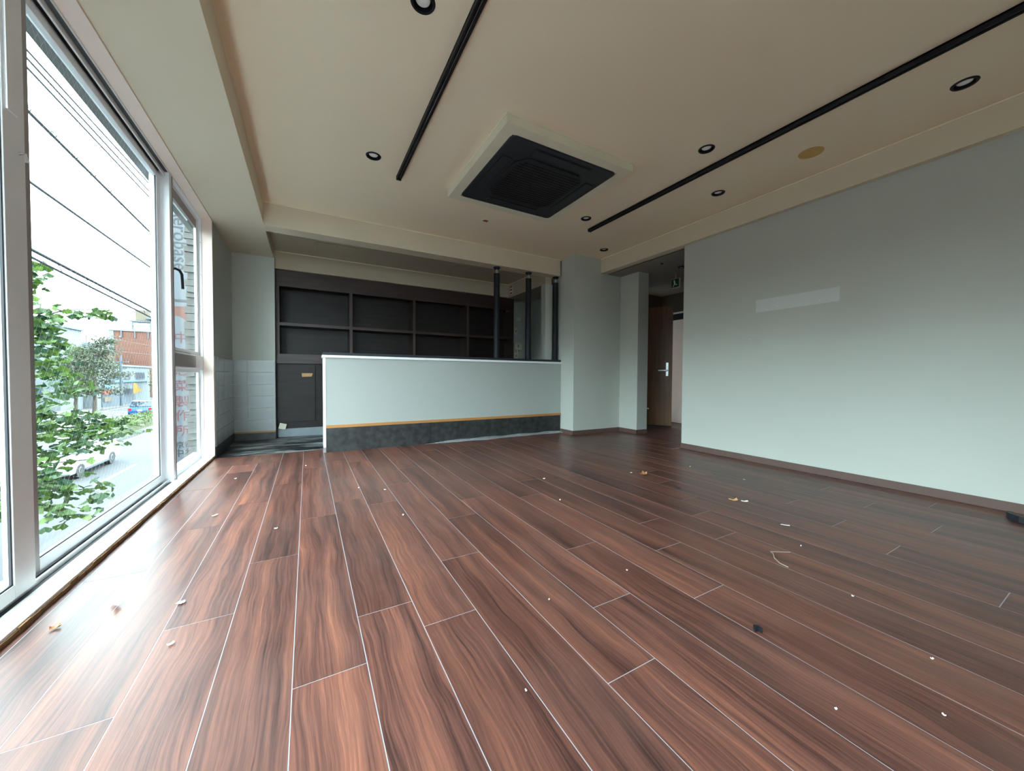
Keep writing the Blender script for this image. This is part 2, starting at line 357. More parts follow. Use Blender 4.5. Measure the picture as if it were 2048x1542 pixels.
# ---- ceiling with holes for the recessed lamps
DL = [(.534, 1.918), (.519, 3.439), (2.971, 3.485), (3.93, 4.19), (3.755, 2.323), (2.95, 1.933), (3.755, .682), (.53, .35), (2.95, .35), (3.755, -.95)]
RD = .056
def holed_plane(x0, x1, y0, y1, z, holes, r):
    bm = bmesh.new(); ed = []
    def loop(pts):
        vs = [bm.verts.new((p[0]*K, p[1]*K, z*K)) for p in pts]
        for i in range(len(vs)): ed.append(bm.edges.new((vs[i], vs[(i+1) % len(vs)])))
    loop([(x0, y0), (x1, y0), (x1, y1), (x0, y1)])
    for hx, hy in holes: loop([(hx+r*math.cos(2*math.pi*i/24), hy+r*math.sin(2*math.pi*i/24)) for i in range(24)])
    bmesh.ops.triangle_fill(bm, use_beauty=True, use_dissolve=False, edges=ed)
    mb = MB(1); bm.verts.index_update()
    mb.poly([tuple(v.co) for v in bm.verts], [tuple(v.index for v in f.verts) for f in bm.faces]); bm.free(); return mb
ceil = obj('ceiling', holed_plane(XS, 4.25, YB, 4.95, ZC, DL, RD), 'ceil', kind='structure', label='flat beige painted ceiling')
obj('leak_blocking_slab', box(-1.25, 7.2, YB-.2, 7.3, ZC+.18, ZC+.3), 'concrete', ceil)  # unseen slab over the ceiling sheet, added to stop light leaks
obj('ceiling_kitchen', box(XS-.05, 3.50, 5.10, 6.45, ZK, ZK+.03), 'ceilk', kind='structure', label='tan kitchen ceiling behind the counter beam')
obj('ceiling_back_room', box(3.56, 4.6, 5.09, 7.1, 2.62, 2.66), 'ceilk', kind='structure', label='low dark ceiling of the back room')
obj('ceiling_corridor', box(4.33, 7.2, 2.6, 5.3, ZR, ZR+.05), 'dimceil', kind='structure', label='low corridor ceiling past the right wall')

# ---- beams and walls
obj('trim_1', box(-1.11, XS, YB-.2, 6.30, ZS, ZC+.18), 'beam', kind='structure', label='boxed window soffit running along the glass')
obj('trim_2', box(XS, 3.66, 4.92, 5.13, ZB, ZC+.18), 'beam', kind='structure', label='boxed beam above the counter')
obj('trim_3', box(4.205, 4.36, YB, 4.56, ZR, ZC+.18), 'beam', kind='structure', label='boxed beam above the long right wall')
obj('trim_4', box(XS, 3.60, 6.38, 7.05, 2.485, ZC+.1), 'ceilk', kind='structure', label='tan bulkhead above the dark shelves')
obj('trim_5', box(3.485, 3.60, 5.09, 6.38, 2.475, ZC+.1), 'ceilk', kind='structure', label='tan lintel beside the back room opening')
obj('trim_6', S().box(XS, 3.66, 4.912, 4.92, ZC-.012, ZC-.002).box(XS-.002, XS+.006, YB, 4.92, ZC-.012, ZC-.002).box(4.197, 4.205, YB, 4.55, ZC-.012, ZC-.002), 'caulk', kind='structure', label='thin pale joint line around the ceiling')
obj('trim_7', S().box(XS, 3.485, 6.372, 6.38, ZK-.012, ZK-.002).box(3.477, 3.485, 5.13, 6.38, ZK-.012, ZK-.002), 'caulk', kind='structure', label='thin pale joint line around the kitchen ceiling')

wr = obj('wall_right', box(XW, XW+.13, YB-.2, YE, 0, ZR), 'wall', kind='structure', label='long plain off-white wall')
obj('unfaded_patch', box(XW-.0025, XW, 1.472, 2.190, 1.632, 1.765), 'wallpatch', wr, label='paler rectangular patch with screw holes')
for i, (y, z) in enumerate([(1.975, 1.75), (1.98, 1.668), (1.62, 1.66), (2.08, 1.65)]):
    obj('wall_plug', S().lathe((XW-.004, y, z), [(.006, -.002), (.006, .004)], 8, 'x'), 'paper', wr)
for i, (y, z) in enumerate([(1.47, 1.755), (1.66, 1.74), (1.84, 1.755), (2.15, 1.642), (2.10, 1.645), (1.9, 1.64), (.46, 2.15), (.47, 2.02), (3.0, 1.53), (2.93, 1.54), (2.25, 1.35)]):
    obj('screw_mark', box(XW-.0018, XW, y-.012, y+.012, z-.003, z+.003), 'grout', wr)
obj('wall_column', box(3.66, 4.95, 4.55, 4.88, 0, ZC+.1), 'wall', kind='structure', label='off-white pillar at the end of the counter')
obj('wall_pier', box(4.655, 4.89, 4.165, 4.55, 0, ZR+.05), 'wall', kind='structure', label='narrow off-white wall end beside the corridor')
obj('wall_post', box(3.485, 3.70, 5.09, 5.22, 0, 2.475), 'wall', kind='structure', label='pale wall end behind the counter poles')
obj('wall_column_back', box(3.70, 4.95, 4.88, 5.22, 0, ZC+.1), 'wall', kind='structure', label='rear of the pillar behind the counter')
obj('wall_back', box(XS-.05, 4.5, 7.0, 7.1, 0, ZC+.1), 'wall', kind='structure', label='back wall behind the shelves')
obj('wall_back_room_side', box(4.42, 4.52, 5.22, 7.0, 0, 2.65), 'wall', kind='structure', label='side wall of the dark back room')
obj('wall_rear', S().box(-1.16, 7.2, YB-.2, YB, -.05, .75).box(-1.16, 7.2, YB-.2, YB, 2.35, ZC+.18).box(-1.16, -.2, YB-.2, YB, .75, 2.35).box(.85, 7.2, YB-.2, YB, .75, 2.35), 'wall', kind='structure', label='wall behind the viewer with an added window')
w6 = root('added_fill_window', (.3, YB-.1, .75), kind='structure', k=K, label='unseen window added behind the viewer for daylight')  # unseen window, added to let more daylight into the room
for i in range(1):
    a, b = -.2+1.05*i, -.2+1.05*(i+1)
    for u0, u1, v0, v1 in ((a, b, .75, .80), (a, b, 2.30, 2.35), (a, a+.05, .80, 2.30), (b-.05, b, .80, 2.30)): obj('frame', box(u0, u1, YB-.14, YB-.08, v0, v1), 'white', w6)
    obj('pane', box(a+.05, b-.05, YB-.113, YB-.107, .80, 2.30), 'glass', w6)
# corridor
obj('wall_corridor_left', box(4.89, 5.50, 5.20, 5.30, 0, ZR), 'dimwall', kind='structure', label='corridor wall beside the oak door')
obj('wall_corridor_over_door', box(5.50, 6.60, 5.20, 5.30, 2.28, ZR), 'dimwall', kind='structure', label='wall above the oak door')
obj('wall_corridor_end', box(6.52, 6.62, 2.6, 5.30, 0, ZR), 'dimwall', kind='structure', label='white wall at the end of the corridor, dimmed in its colour')
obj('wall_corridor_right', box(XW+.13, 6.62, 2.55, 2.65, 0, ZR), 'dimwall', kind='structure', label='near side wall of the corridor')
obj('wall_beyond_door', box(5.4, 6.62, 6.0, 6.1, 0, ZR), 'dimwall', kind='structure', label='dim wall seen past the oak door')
obj('trim_8', box(6.47, 6.52, 3.6, 5.1, 2.20, 2.235), 'white', kind='structure', label='white head rail on the corridor end wall')
obj('trim_9', box(6.48, 6.52, 3.6, 5.1, 2.09, 2.20), 'black', kind='structure', label='black strip below the white head rail')
# skirting
BB = .069
obj('baseboard_right', box(XW-.008, XW, YB, YE+.004, 0, BB), 'base', kind='structure', bevel=.002, label='brown skirting along the long wall')
obj('baseboard_right_end', box(XW-.008, XW+.13, YE, YE+.008, 0, BB), 'base', kind='structure', label='brown skirting on the wall end')
obj('baseboard_column', S().box(3.652, 3.66, 4.542, 4.87, 0, BB).box(3.652, 4.655, 4.542, 4.55, 0, BB), 'base', kind='structure', label='brown skirting around the pillar')
obj('baseboard_pier', S().box(4.647, 4.655, 4.157, 4.542, 0, BB).box(4.647, 4.89, 4.157, 4.165, 0, BB), 'base', kind='structure', label='brown skirting around the corridor wall end')

# ---- kitchen end of the window wall: tiled pier
pl = obj('wall_left', box(-1.040, XL, 5.12, 6.45, 0, ZS), 'wall', kind='structure', label='shadowed wall between window and tiled pier')
pf = obj('wall_tiled_pier', box(XL, -.405, 6.30, 7.0, 0, ZS), 'wall', kind='structure', label='tiled pier left of the dark shelves')
g = obj('grout_bed', box(XL+.001, -.405, 6.296, 6.30, .118, 1.13), 'grout', pf)
TH = (1.13-.118)/6
for r in range(6):
    z0 = .118+TH*r
    for a, b in ((XL+.002, -.732), (-.732, -.405)):
        obj('tile', box(a+.002, b-.002, 6.289, 6.296, z0+.002, z0+TH-.002), 'tile', pf, bevel=.001)
obj('grout_bed', box(XL, XL+.004, 5.16, 6.296, .118, 1.13), 'grout', pl)
for r in range(6):
    z0 = .118+TH*r
    for c in range(4):
        y0 = 6.289-.327*(c+1); y1 = 6.289-.327*c
        if y0 < 5.16: y0 = 5.16
        obj('tile', box(XL+.004, XL+.011, y0+.002, y1-.002, z0+.002, z0+TH-.002), 'tile', pl, bevel=.001)
obj('trim_10', S().box(XL, -.405, 6.284, 6.297, .100, .120), 'oaktrim', kind='structure', label='orange wood strip below the grey tiles')
obj('baseboard_kitchen', S().box(XL, -.405, 6.285, 6.30, 0, .10).box(XL, XL+.012, 5.13, 6.29, 0, .118), 'slate', kind='structure', label='dark vinyl cove below the tiles')

# ------------------------------------------------------------------ window wall
XO = -1.11
obj('wall_left_lintel', box(-1.165, -1.112, YB-.2, 5.6, 2.56, 3.3), 'concrete', kind='structure', label='concrete lintel above the windows outside')
obj('trim_11', box(-.985, XL+.005, YB, 5.12, ZS-.012, ZS), 'casing', kind='structure', bevel=.002, label='white casing above the windows, pink floor bounce in its colour')
obj('trim_12', box(-.985, XL+.005, 5.10, 5.12, .03, ZS-.012), 'casing', kind='structure', bevel=.002, label='pale casing on the far window jamb')
obj('trim_13', box(-.985, XL, YB, 5.12, -.05, .03), 'sill', kind='structure', bevel=.002, label='white sill board along the windows')
edge = MB(K); N = 120
for i in range(N):      # ragged raw edge of the sill
    y0 = YB + (5.1-YB)*i/N; y1 = YB + (5.1-YB)*(i+1)/N
    edge.box(XL, XL+.004+random.random()*.004, y0, y1, 0, .016+random.random()*.008)
obj('trim_14', edge, 'ply', kind='structure', label='raw brown plywood edge below the sill')
fr = root('window_frame', (-1.05, 1.2, 0), kind='structure', k=K, label='white aluminium frame around the sliding windows')
obj('sill_track', box(XO, -.985, YB, 5.12, -.05, .018), 'white', fr)
for x in (-1.022, -1.066, -1.108): obj('track_rail', box(x, x+.009, YB, 5.1, .018, .042), 'white', fr, bevel=.001)
obj('gasket', box(-1.012, -.989, YB, 4.04, .018, .0215), 'gasket', fr)
obj('gasket', box(-1.056, -1.024, YB, 4.04, .018, .020), 'gasket', fr)
obj('head_track', box(XO, -.985, YB, 5.12, 2.585, ZS), 'white', fr)
for x in (-1.022, -1.066, -1.108): obj('head_rail', box(x, x+.010, YB, 5.1, 2.553, 2.585), 'white', fr, bevel=.001)
obj('gasket', box(-1.010, -.990, YB, 4.04, 2.581, 2.585), 'gasket', fr)
obj('gasket', box(-1.054, -1.025, YB, 4.04, 2.581, 2.585), 'gasket', fr)
obj('jamb', box(-1.040, -.985, 5.09, 5.12, .018, 2.585), 'white', fr)
for i in range(7):
    obj('screw', S().lathe((-.992, 5.089, .3+i*.34), [(.004, -.002), (.004, .001)], 8, 'y'), 'dkalu', fr)
obj('mullion', box(XO, -.985, 4.055, 4.128, .018, 2.585), 'white', fr, bevel=.003)
obj('mullion_cover', box(-.99, -.982, 4.112, 4.128, .018, 2.585), 'dkalu', fr)
for yy in (.12,):
    obj('mullion', box(XO, -.985, yy-.08, yy+.02, .018, 2.585), 'white', fr, bevel=.003)

def wires(x, y0, y1, z0, z1, sp=.045, r=.00008):
    mb = MB(K)
    w = y1-y0; h = z1-z0; s = .62                   # slope of the diagonal wires
    for sg in (1, -1):
        t = -h*s
        while t < w + h*s:
            # y = y0 + t + sg*s*(z-z0)
            pts = []
            for zz in (z0, z1):
                pts.append((y0+t+sg*s*(zz-z0), zz))
            (ya, za), (yb, zb) = pts
            def clip(ya, za, yb, zb):
                lo, hi = 0.0, 1.0; d = yb-ya
                for bound, sign in ((y0, 1), (y1, -1)):
                    pa = sign*(ya-bound); pb = sign*(yb-bound)
                    if pa < 0 and pb < 0: return None
                    if pa < 0: lo = max(lo, pa/(pa-pb))
                    elif pb < 0: hi = min(hi, pa/(pa-pb))
                return None if lo >= hi else (ya+d*lo, za+(zb-za)*lo, ya+d*hi, za+(zb-za)*hi)
            c = clip(ya, za, yb, zb)
            if c:
                a, b, c_, d_ = c
                mb.poly([(x, a-r, b), (x, a+r, b), (x, c_+r, d_), (x, c_-r, d_), (x+2*r, a, b), (x+2*r, c_, d_)], [(0, 3, 5, 4), (1, 4, 5, 2), (0, 1, 2, 3)])
            t += sp
    return mb
def sash(name, label, xf_, y0, y1, sl, sr, wired=True, dark_left=False):
    x0, x1 = xf_-.030, xf_
    w = root(name, ((x0+x1)/2, (y0+y1)/2, .03), kind='structure', label=label, k=K)
    obj('stile', box(x0, x1, y0, y0+sl, .045, 2.553), 'dkalu' if dark_left else 'white', w, bevel=.002)
    obj('stile', box(x0, x1, y1-sr, y1, .045, 2.553), 'white', w, bevel=.002)
    obj('rail', box(x0, x1, y0+sl, y1-sr, .045, .100), 'white', w, bevel=.002)
    obj('rail', box(x0, x1, y0+sl, y1-sr, 2.505, 2.553), 'white', w, bevel=.002)
    xm = (x0+x1)/2
    obj('pane', box(xm-.003, xm+.003, y0+sl, y1-sr, .098, 2.507), 'glass', w)
    for (a, b) in ((y0+sl, y0+sl+.008), (y1-sr-.008, y1-sr)):
        obj('glazing_bead', box(xm+.003, xm+.010, a, b, .1, 2.505), 'gasket', w)
    obj('glazing_bead', box(xm+.003, xm+.010, y0+sl, y1-sr, .100, .106), 'gasket', w)
    if wired: obj('wire_mesh', wires(xm+.0032, y0+sl, y1-sr, .1, 2.505), 'wire', w, kind='stuff')
    return w
w1 = sash('window_1', 'large sliding window of wired glass facing the street', -1.040, 2.33, 4.05, .088, .085, dark_left=True)
w2 = sash('window_2', 'inner sliding window overlapping at the picture edge', -.995, .14, 2.285, .09, .125, wired=False)
obj('hanging_strip', box(-.995, -.988, 2.175, 2.235, 1.93, 2.55), 'white', w2, label='pale strip hanging beside the stile')
obj('crescent_lock', S().tube([(-.99, 2.235, 1.79), (-.975, 2.24, 1.795), (-.972, 2.245, 1.765)], .006, 6), 'dkalu', w2)
w3 = sash('window_3', 'further sliding window beside the viewer', -1.040, -1.32, .04, .085, .085, wired=False)
w4 = sash('window_4', 'rearmost sliding window behind the viewer', -.995, YB+.02, -1.25, .085, .085, wired=False)

w5 = root('window_5', (-1.04, 4.62, .03), kind='structure', k=K, label='narrow window with opening upper casement and black lever')
obj('transom', box(-1.10, -.988, 4.128, 5.09, .985, 1.118), 'white', w5, bevel=.002)
obj('transom_panel', box(-.989, -.984, 4.13, 4.80, .995, 1.108), 'dkalu', w5)
for a, b in ((4.128, 4.18), (5.03, 5.09)): obj('casement_stile', box(-1.060 if a < 4.5 else -1.036, -1.015, a, b, 1.118, 2.553), 'dkalu' if a < 4.5 else 'white', w5, bevel=.002)
for a, b in ((1.118, 1.165), (2.47, 2.553)): obj('casement_rail', box(-1.036, -1.015, 4.18, 5.03, a, b), 'dkalu' if a > 2 else 'white', w5, bevel=.002)
obj('casement_stay', box(-1.014, -1.004, 4.20, 5.06, 1.120, 1.136), 'dkalu', w5)
obj('pane', box(-1.034, -1.028, 4.18, 5.03, 1.165, 2.47), 'glass', w5)
for a, b in ((4.128, 4.165), (5.045, 5.09)): obj('fixed_stile', box(-1.060 if a < 4.5 else -1.036, -1.015, a, b, .03, .985), 'white', w5, bevel=.002)
for a, b in ((.03, .075), (.945, .985)): obj('fixed_rail', box(-1.036, -1.015, 4.165, 5.045, a, b), 'white', w5, bevel=.002)
obj('pane', box(-1.034, -1.028, 4.165, 5.045, .075, .945), 'glass', w5)
hd = root('lever_handle', (-1.01, 4.18, 1.78), k=K, parent=w5, label='black bent lever handle')
obj('back_plate', box(-1.016, -1.003, 4.165, 4.195, 1.72, 1.90), 'black', hd, bevel=.003)
obj('lever', S().tube([(-1.005, 4.18, 1.83), (-.985, 4.185, 1.835), (-.962, 4.20, 1.825), (-.950, 4.21, 1.795), (-.948, 4.212, 1.74), (-.946, 4.214, 1.67)], .011, 8), 'black', hd, smooth=True)

# ------------------------------------------------------------------ counter
X0 = .165
ct = root('bar_counter', (1.9, 5.0, 0), 'off-white service counter with charcoal skirting and black worktop', 'counter', k=K)
obj('front_panel', box(X0+.025, 3.66, YC, YC+.20, .325, 1.135), 'counterwall', ct)
obj('end_panel', box(X0, X0+.025, YC-.004, YC+.20, .06, 1.135), 'white', ct, label='white end strip')
obj('end_foot', box(X0+.003, X0+.025, YC-.004, YC+.20, 0, .06), 'dkalu', ct)
obj('wood_trim', box(X0+.025, 3.66, YC-.010, YC+.01, .290, .325), 'oaktrim', ct, bevel=.001, label='orange wood strip')
for a, b in ((X0+.026, 1.46), (1.462, 1.872), (1.874, 3.655)):
    obj('skirting_panel', box(a+.001, b-.001, YC-.002, YC+.19, 0, .290), 'slate', ct)
obj('cap_rail', box(X0-.012, 3.672, YC-.020, YC+.20, 1.135, 1.165), 'white', ct, bevel=.003)
obj('worktop', box(X0-.004, 3.655, YC-.004, YC+.40, 1.165, 1.200), 'blackp', ct, bevel=.002)
# poles
for i, (x, lb) in enumerate([(2.535, 'black steel pole on the counter, furthest from the pillar'), (3.105, 'black steel pole on the counter, middle of the three'), (3.635, 'black steel pole on the counter touching the white pillar')]):
    p = root('counter_pole', (x, 5.02, 1.2), lb, 'pole', 'black poles between counter and beam', k=K)
    obj('tube', S().lathe((x, 5.02, 1.2), [(.046, .012), (.046, 1.290)], 20), 'black', p, smooth=True)
    obj('foot', S().lathe((x, 5.02, 1.2), [(.058, 0), (.058, .012)], 20), 'black', p, smooth=True)
    obj('neck', S().lathe((x, 5.02, 1.2), [(.017, 1.290), (.017, 1.380)], 12), 'steel', p, smooth=True)
    obj('top_plate', S().lathe((x, 5.02, 1.2), [(.030, 1.352), (.052, 1.378), (.052, 1.39)], 16), 'black', p, smooth=True)
# clear film along the skirting
fm = MB(K); n = 60; rows = 5
vs = []
for i in range(n+1):
    x = 1.36 + (3.64-1.36)*i/n
    for j in range(rows+1):
        t = j/rows; wob = .022*math.sin(x*3.1+1)+.006*math.sin(x*9)
        taper = min(1, i/14)
        vs.append((x, YC-.012-(.015+.07*taper+wob*taper)*t, .002+.03*taper*math.sin(t*math.pi*.9)*(0.75+.25*math.sin(x*11+j))+.03*taper*(1-t)))
fs = [(i*(rows+1)+j, (i+1)*(rows+1)+j, (i+1)*(rows+1)+j+1, i*(rows+1)+j+1) for i in range(n) for j in range(rows)]
obj('plastic_film', fm.poly(vs, fs), 'film', label='clear crumpled plastic film along the charcoal skirting', cat='plastic film', smooth=True)

# ------------------------------------------------------------------ shelves behind the counter
sh = root('shelf_unit', (1.6, 6.6, 0), 'dark stained wall shelving with cupboards below behind the counter', 'shelf', k=K)
YF, YD = 6.42, 6.76
obj('back_panel', box(-.40, 3.63, YD, YD+.03, .12, 2.48), 'shelf', sh)
obj('top_rail', box(-.40, 3.63, YF, YF+.06, 2.243, 2.480), 'shelfh', sh)
VX = [-.378, .62, 1.634, 2.640, 3.606]
for x in VX: obj('upright', box(x-.022, x+.022, YF, YD, 1.24, 2.243), 'shelfv', sh)
for i in range(4): obj('shelf_board', box(VX[i]+.022, VX[i+1]-.022, YF+.005, YD, 1.665, 1.710), 'shelfh', sh)
obj('ledge', box(-.40, 3.63, YF-.03, YD, 1.135, 1.240), 'shelfh', sh)
obj('ledge_lip', box(-.40, 3.63, YF-.045, YF-.03, 1.10, 1.138), 'shelfh', sh)
obj('side_panel', box(3.61, 3.63, YF, YD, .12, 1.135), 'shelf', sh)
obj('cupboard_body', box(-.40, 3.61, YF+.02, YD, .12, 1.135), 'shelf', sh)
obj('plinth', box(-.40, 3.61, YF+.005, YF+.03, .12, .215), 'shelf', sh)
obj('cove', box(-.385, 3.61, YF-.01, YF+.03, 0, .122), 'cove', sh, label='grey vinyl turned up the plinth')
for a, b in ((-.395, .105), (.20, 1.0), (1.03, 1.85), (1.88, 2.70), (2.73, 3.55)):
    d = obj('door', box(a, b, YF-.005, YF+.02, .225, 1.085), 'shelf', sh, bevel=.001)
pn = obj('paper_scrap', S().prism([(-.075, .955), (.075, .955), (.058, .905), (-.07, .900)], 'y', YF-.012, YF-.006), 'tan', label='torn tan paper stuck on the dark cupboard door', cat='paper')
tl = obj('loose_tile', xf(S().box(-.045, .045, -.006, .006, 0, .085), Matrix.Translation(Vector((-.335, YF-.06, .125))*K) @ Matrix.Rotation(.25, 4, 'Y') @ Matrix.Rotation(-.35, 4, 'X')), 'plate', label='small beige plate leaning at the shelf plinth', cat='plate')
obj('loose_bracket', box(-.40, -.388, 6.37, 6.40, .0, .215), 'black', label='thin black strip beside the tiled pier', cat='strip')

# back room fittings
bw = 6.995
for nm, x, z, w, h, lb in (('wall_switch', 4.062, 1.592, .18, .14, 'large ivory control box on the back room wall'),
                           ('wall_switch', 4.243, 1.622, .07, .10, 'ivory switch plate beside the large control box'),
                           ('wall_socket', 4.004, 1.380, .085, .14, 'tall ivory plate low on the back room wall'),
                           ('wall_socket', 4.072, 1.485, .062, .07, 'small square plate below the large control box'),
                           ('wall_plate', 3.998, 1.918, .058, .135, 'tan wall plate above the control box'),
                           ('wall_notice', 4.068, 2.188, .10, .07, 'small faded notice high on the back room wall')):
    p = root(nm, (x, bw, z-h/2), lb, 'wall plate', 'plates on the back room wall', k=K)
    obj('plate', box(x-w/2, x+w/2, bw-.02, bw+.004, z-h/2, z+h/2), 'plate', p, bevel=.002)
    if 'notice' not in nm: obj('button', box(x-.012, x+.015, bw-.026, bw-.02, z-.03, z+.03), 'dkalu', p)
rs = root('warning_sticker', (3.482, 6.27, 2.54), 'small red and white sticker on the lintel corner', 'sticker', k=K)
obj('backing', box(3.4815, 3.485, 6.21, 6.33, 2.52, 2.69), 'paper', rs)
for z in (2.535, 2.60, 2.655): obj('print_mark', box(3.4795, 3.4815, 6.225, 6.315, z, z+.03), 'red', rs)
obj('back_room_case', box(4.05, 4.38, 6.55, 6.9, .0, 1.30), 'plate', label='pale case standing in the dark back room', cat='case', bevel=.004)

# ------------------------------------------------------------------ corridor fittings
fe, hg = Vector((5.98, 4.52)), Vector((5.53, 5.19))
dv = (hg-fe).normalized(); nv = Vector((-dv.y, dv.x))
if nv.x > 0: nv = -nv
def dpt(t, s): q = fe + dv*t + nv*s; return (q.x, q.y)
d1 = root('door_1', (fe.x, fe.y, 0), kind='structure', k=K, label='oak veneer door standing ajar in the corridor')
W = (hg-fe).length
obj('door_panel', S().prism([dpt(0, 0), dpt(W, 0), dpt(W, .045), dpt(0, .045)], 'z', .015, 2.255), 'door', d1, bevel=.002)
obj('lock_plate', S().prism([dpt(.065, .045), dpt(.105, .045), dpt(.105, .053), dpt(.065, .053)], 'z', .95, 1.20), 'steel', d1)
a = dpt(.085, .05); b_ = dpt(.085, .11); c_ = dpt(.235, .11)
obj('lever', S().tube([(a[0], a[1], 1.055), (b_[0], b_[1], 1.055), (c_[0], c_[1], 1.055)], .014, 8), 'steel', d1, smooth=True)
obj('door_stop', S().prism([dpt(.0, -.002), dpt(W, -.002), dpt(W, .047), dpt(0, .047)], 'z', .001, .015), 'black', d1)
obj('door_2', box(6.50, 6.52, 3.7, 5.15, .01, 2.08), 'white', kind='structure', label='plain white door on the corridor end wall')
ex = root('exit_sign', (5.24, 3.93, 2.38), 'green running-man exit sign hung below the corridor ceiling', 'exit sign', k=K)
obj('case', box(5.24, 5.27, 3.855, 4.005, 2.385, 2.535), 'plate', ex, bevel=.002)
obj('face', box(5.235, 5.24, 3.862, 3.998, 2.392, 2.528), 'green', ex)
fig = S().lathe((5.2335, 3.945, 2.500), [(.012, -.001), (.012, .001)], 10, 'x')
fig.prism([(3.925, 2.485), (3.955, 2.490), (3.950, 2.445), (3.972, 2.405), (3.960, 2.400), (3.935, 2.440), (3.915, 2.425), (3.890, 2.425), (3.890, 2.437), (3.912, 2.440), (3.925, 2.455)], 'x', 5.2325, 5.2345)
obj('pictogram', fig, 'paper', ex)
obj('hanger', box(5.25, 5.26, 3.92, 3.94, 2.535, ZR), 'dkalu', ex)
obj('ceiling_sensor', S().lathe((4.62, 3.70, ZR-.012), [(.012, 0), (.022, .012)], 12), 'black', label='tiny dark sensor on the corridor ceiling', cat='sensor')
obj('wall_hook', S().tube([(4.90, 4.17, .41), (4.915, 4.16, .41), (4.918, 4.155, .40)], .009, 6), 'paper', label='tiny white peg on the corridor wall corner', cat='hook')

# ------------------------------------------------------------------ ceiling fixtures
ac = root('ceiling_air_conditioner', (1.92, 3.03, 2.775), 'square ceiling air conditioner with cream frame and black panel', 'air conditioner', k=K)
F0, F1, G0, G1 = 1.283, 2.572, 2.385, 3.675
obj('frame', S().box(F0, F1, G0, G0+.10, 2.775, ZC).box(F0, F1, G1-.10, G1, 2.775, ZC).box(F0, F0+.10, G0+.10, G1-.10, 2.775, ZC).box(F1-.10, F1, G0+.10, G1-.10, 2.775, ZC), 'accream', ac)
obj('frame_lip', S().box(F0-.004, F1+.004, G0-.004, G0, ZC-.012, ZC).box(F0-.004, F1+.004, G1, G1+.004, ZC-.012, ZC).box(F0-.004, F0, G0, G1, ZC-.012, ZC).box(F1, F1+.004, G0, G1, ZC-.012, ZC), 'accream', ac)
def rr(cx, cy, hx, hy, r, n=5):
    pts = []
    for sx, sy, a0 in ((1, 1, 0), (-1, 1, 90), (-1, -1, 180), (1, -1, 270)):
        for i in range(n+1):
            a = math.radians(a0+90*i/n); pts.append((cx+sx*(hx-r)+r*math.cos(a), cy+sy*(hy-r)+r*math.sin(a)))
    return pts
ax, ay = 1.922, 3.02
pm = S(); o_ = rr(ax, ay, .540, .540, .05); i_ = [(ax+sx*.33 if False else 0, 0) for sx in ()]
obj('panel', S().prism(rr(ax, ay, .545, .545, .05), 'z', 2.765, 2.785), 'blackp', ac, bevel=.008)
ring = S(); q = .36; c = .10
octo = [(ax-q+c, ay-q), (ax+q-c, ay-q), (ax+q, ay-q+c), (ax+q, ay+q-c), (ax+q-c, ay+q), (ax-q+c, ay+q), (ax-q, ay+q-c), (ax-q, ay-q+c)]
obj('intake_grille', S().prism(octo, 'z', 2.752, 2.765), 'blackg', ac, bevel=.004)
for k in range(17):
    y = ay-.30+k*.0375; hw = q-.03 if abs(y-ay) < q-c else q-.03-(abs(y-ay)-(q-c))
    obj('grille_slat', box(ax-hw, ax+hw, y-.007, y+.007, 2.748, 2.752), 'blackg', ac)
for sx, sy in ((1, 0), (-1, 0), (0, 1), (0, -1)):
    if sx:
        xc = ax+sx*.445; l = obj('louver', box(xc-.040, xc+.040, ay-.29, ay+.29, 2.756, 2.764), 'blackp', ac, bevel=.003)
        obj('slot', S().box(xc-.052, xc-.044, ay-.30, ay+.30, 2.7635, 2.765).box(xc+.044, xc+.052, ay-.30, ay+.30, 2.7635, 2.765), 'blackg', l)
    else:
        yc = ay+sy*.445; l = obj('louver', box(ax-.29, ax+.29, yc-.040, yc+.040, 2.756, 2.764), 'blackp', ac, bevel=.003)
        obj('slot', S().box(ax-.30, ax+.30, yc-.052, yc-.044, 2.7635, 2.765).box(ax-.30, ax+.30, yc+.044, yc+.052, 2.7635, 2.765), 'blackg', l)

def track(xc, y1, lb):
    t = root('lighting_track', (xc, y1-1.5, ZC-.036), lb, 'track', 'black lighting tracks on the ceiling', k=K)
    w = .021
    obj('rail', S().box(xc-w, xc-w+.012, YB+.3, y1, ZC-.036, ZC).box(xc+w-.012, xc+w, YB+.3, y1, ZC-.036, ZC).box(xc-w, xc+w, YB+.3, y1, ZC-.012, ZC), 'black', t)
    obj('conductor', S().box(xc-.009, xc-.006, YB+.3, y1-.01, ZC-.020, ZC-.014).box(xc+.006, xc+.009, YB+.3, y1-.01, ZC-.020, ZC-.014), 'dkalu', t)
    obj('end_cap', box(xc-w-.002, xc+w+.002, y1-.004, y1+.016, ZC-.038, ZC), 'blackp', t, bevel=.002)
track(.783, 3.655, 'black lighting track between the window side and the air conditioner')
track(3.222, 3.70, 'long black lighting track between the air conditioner and the long wall')

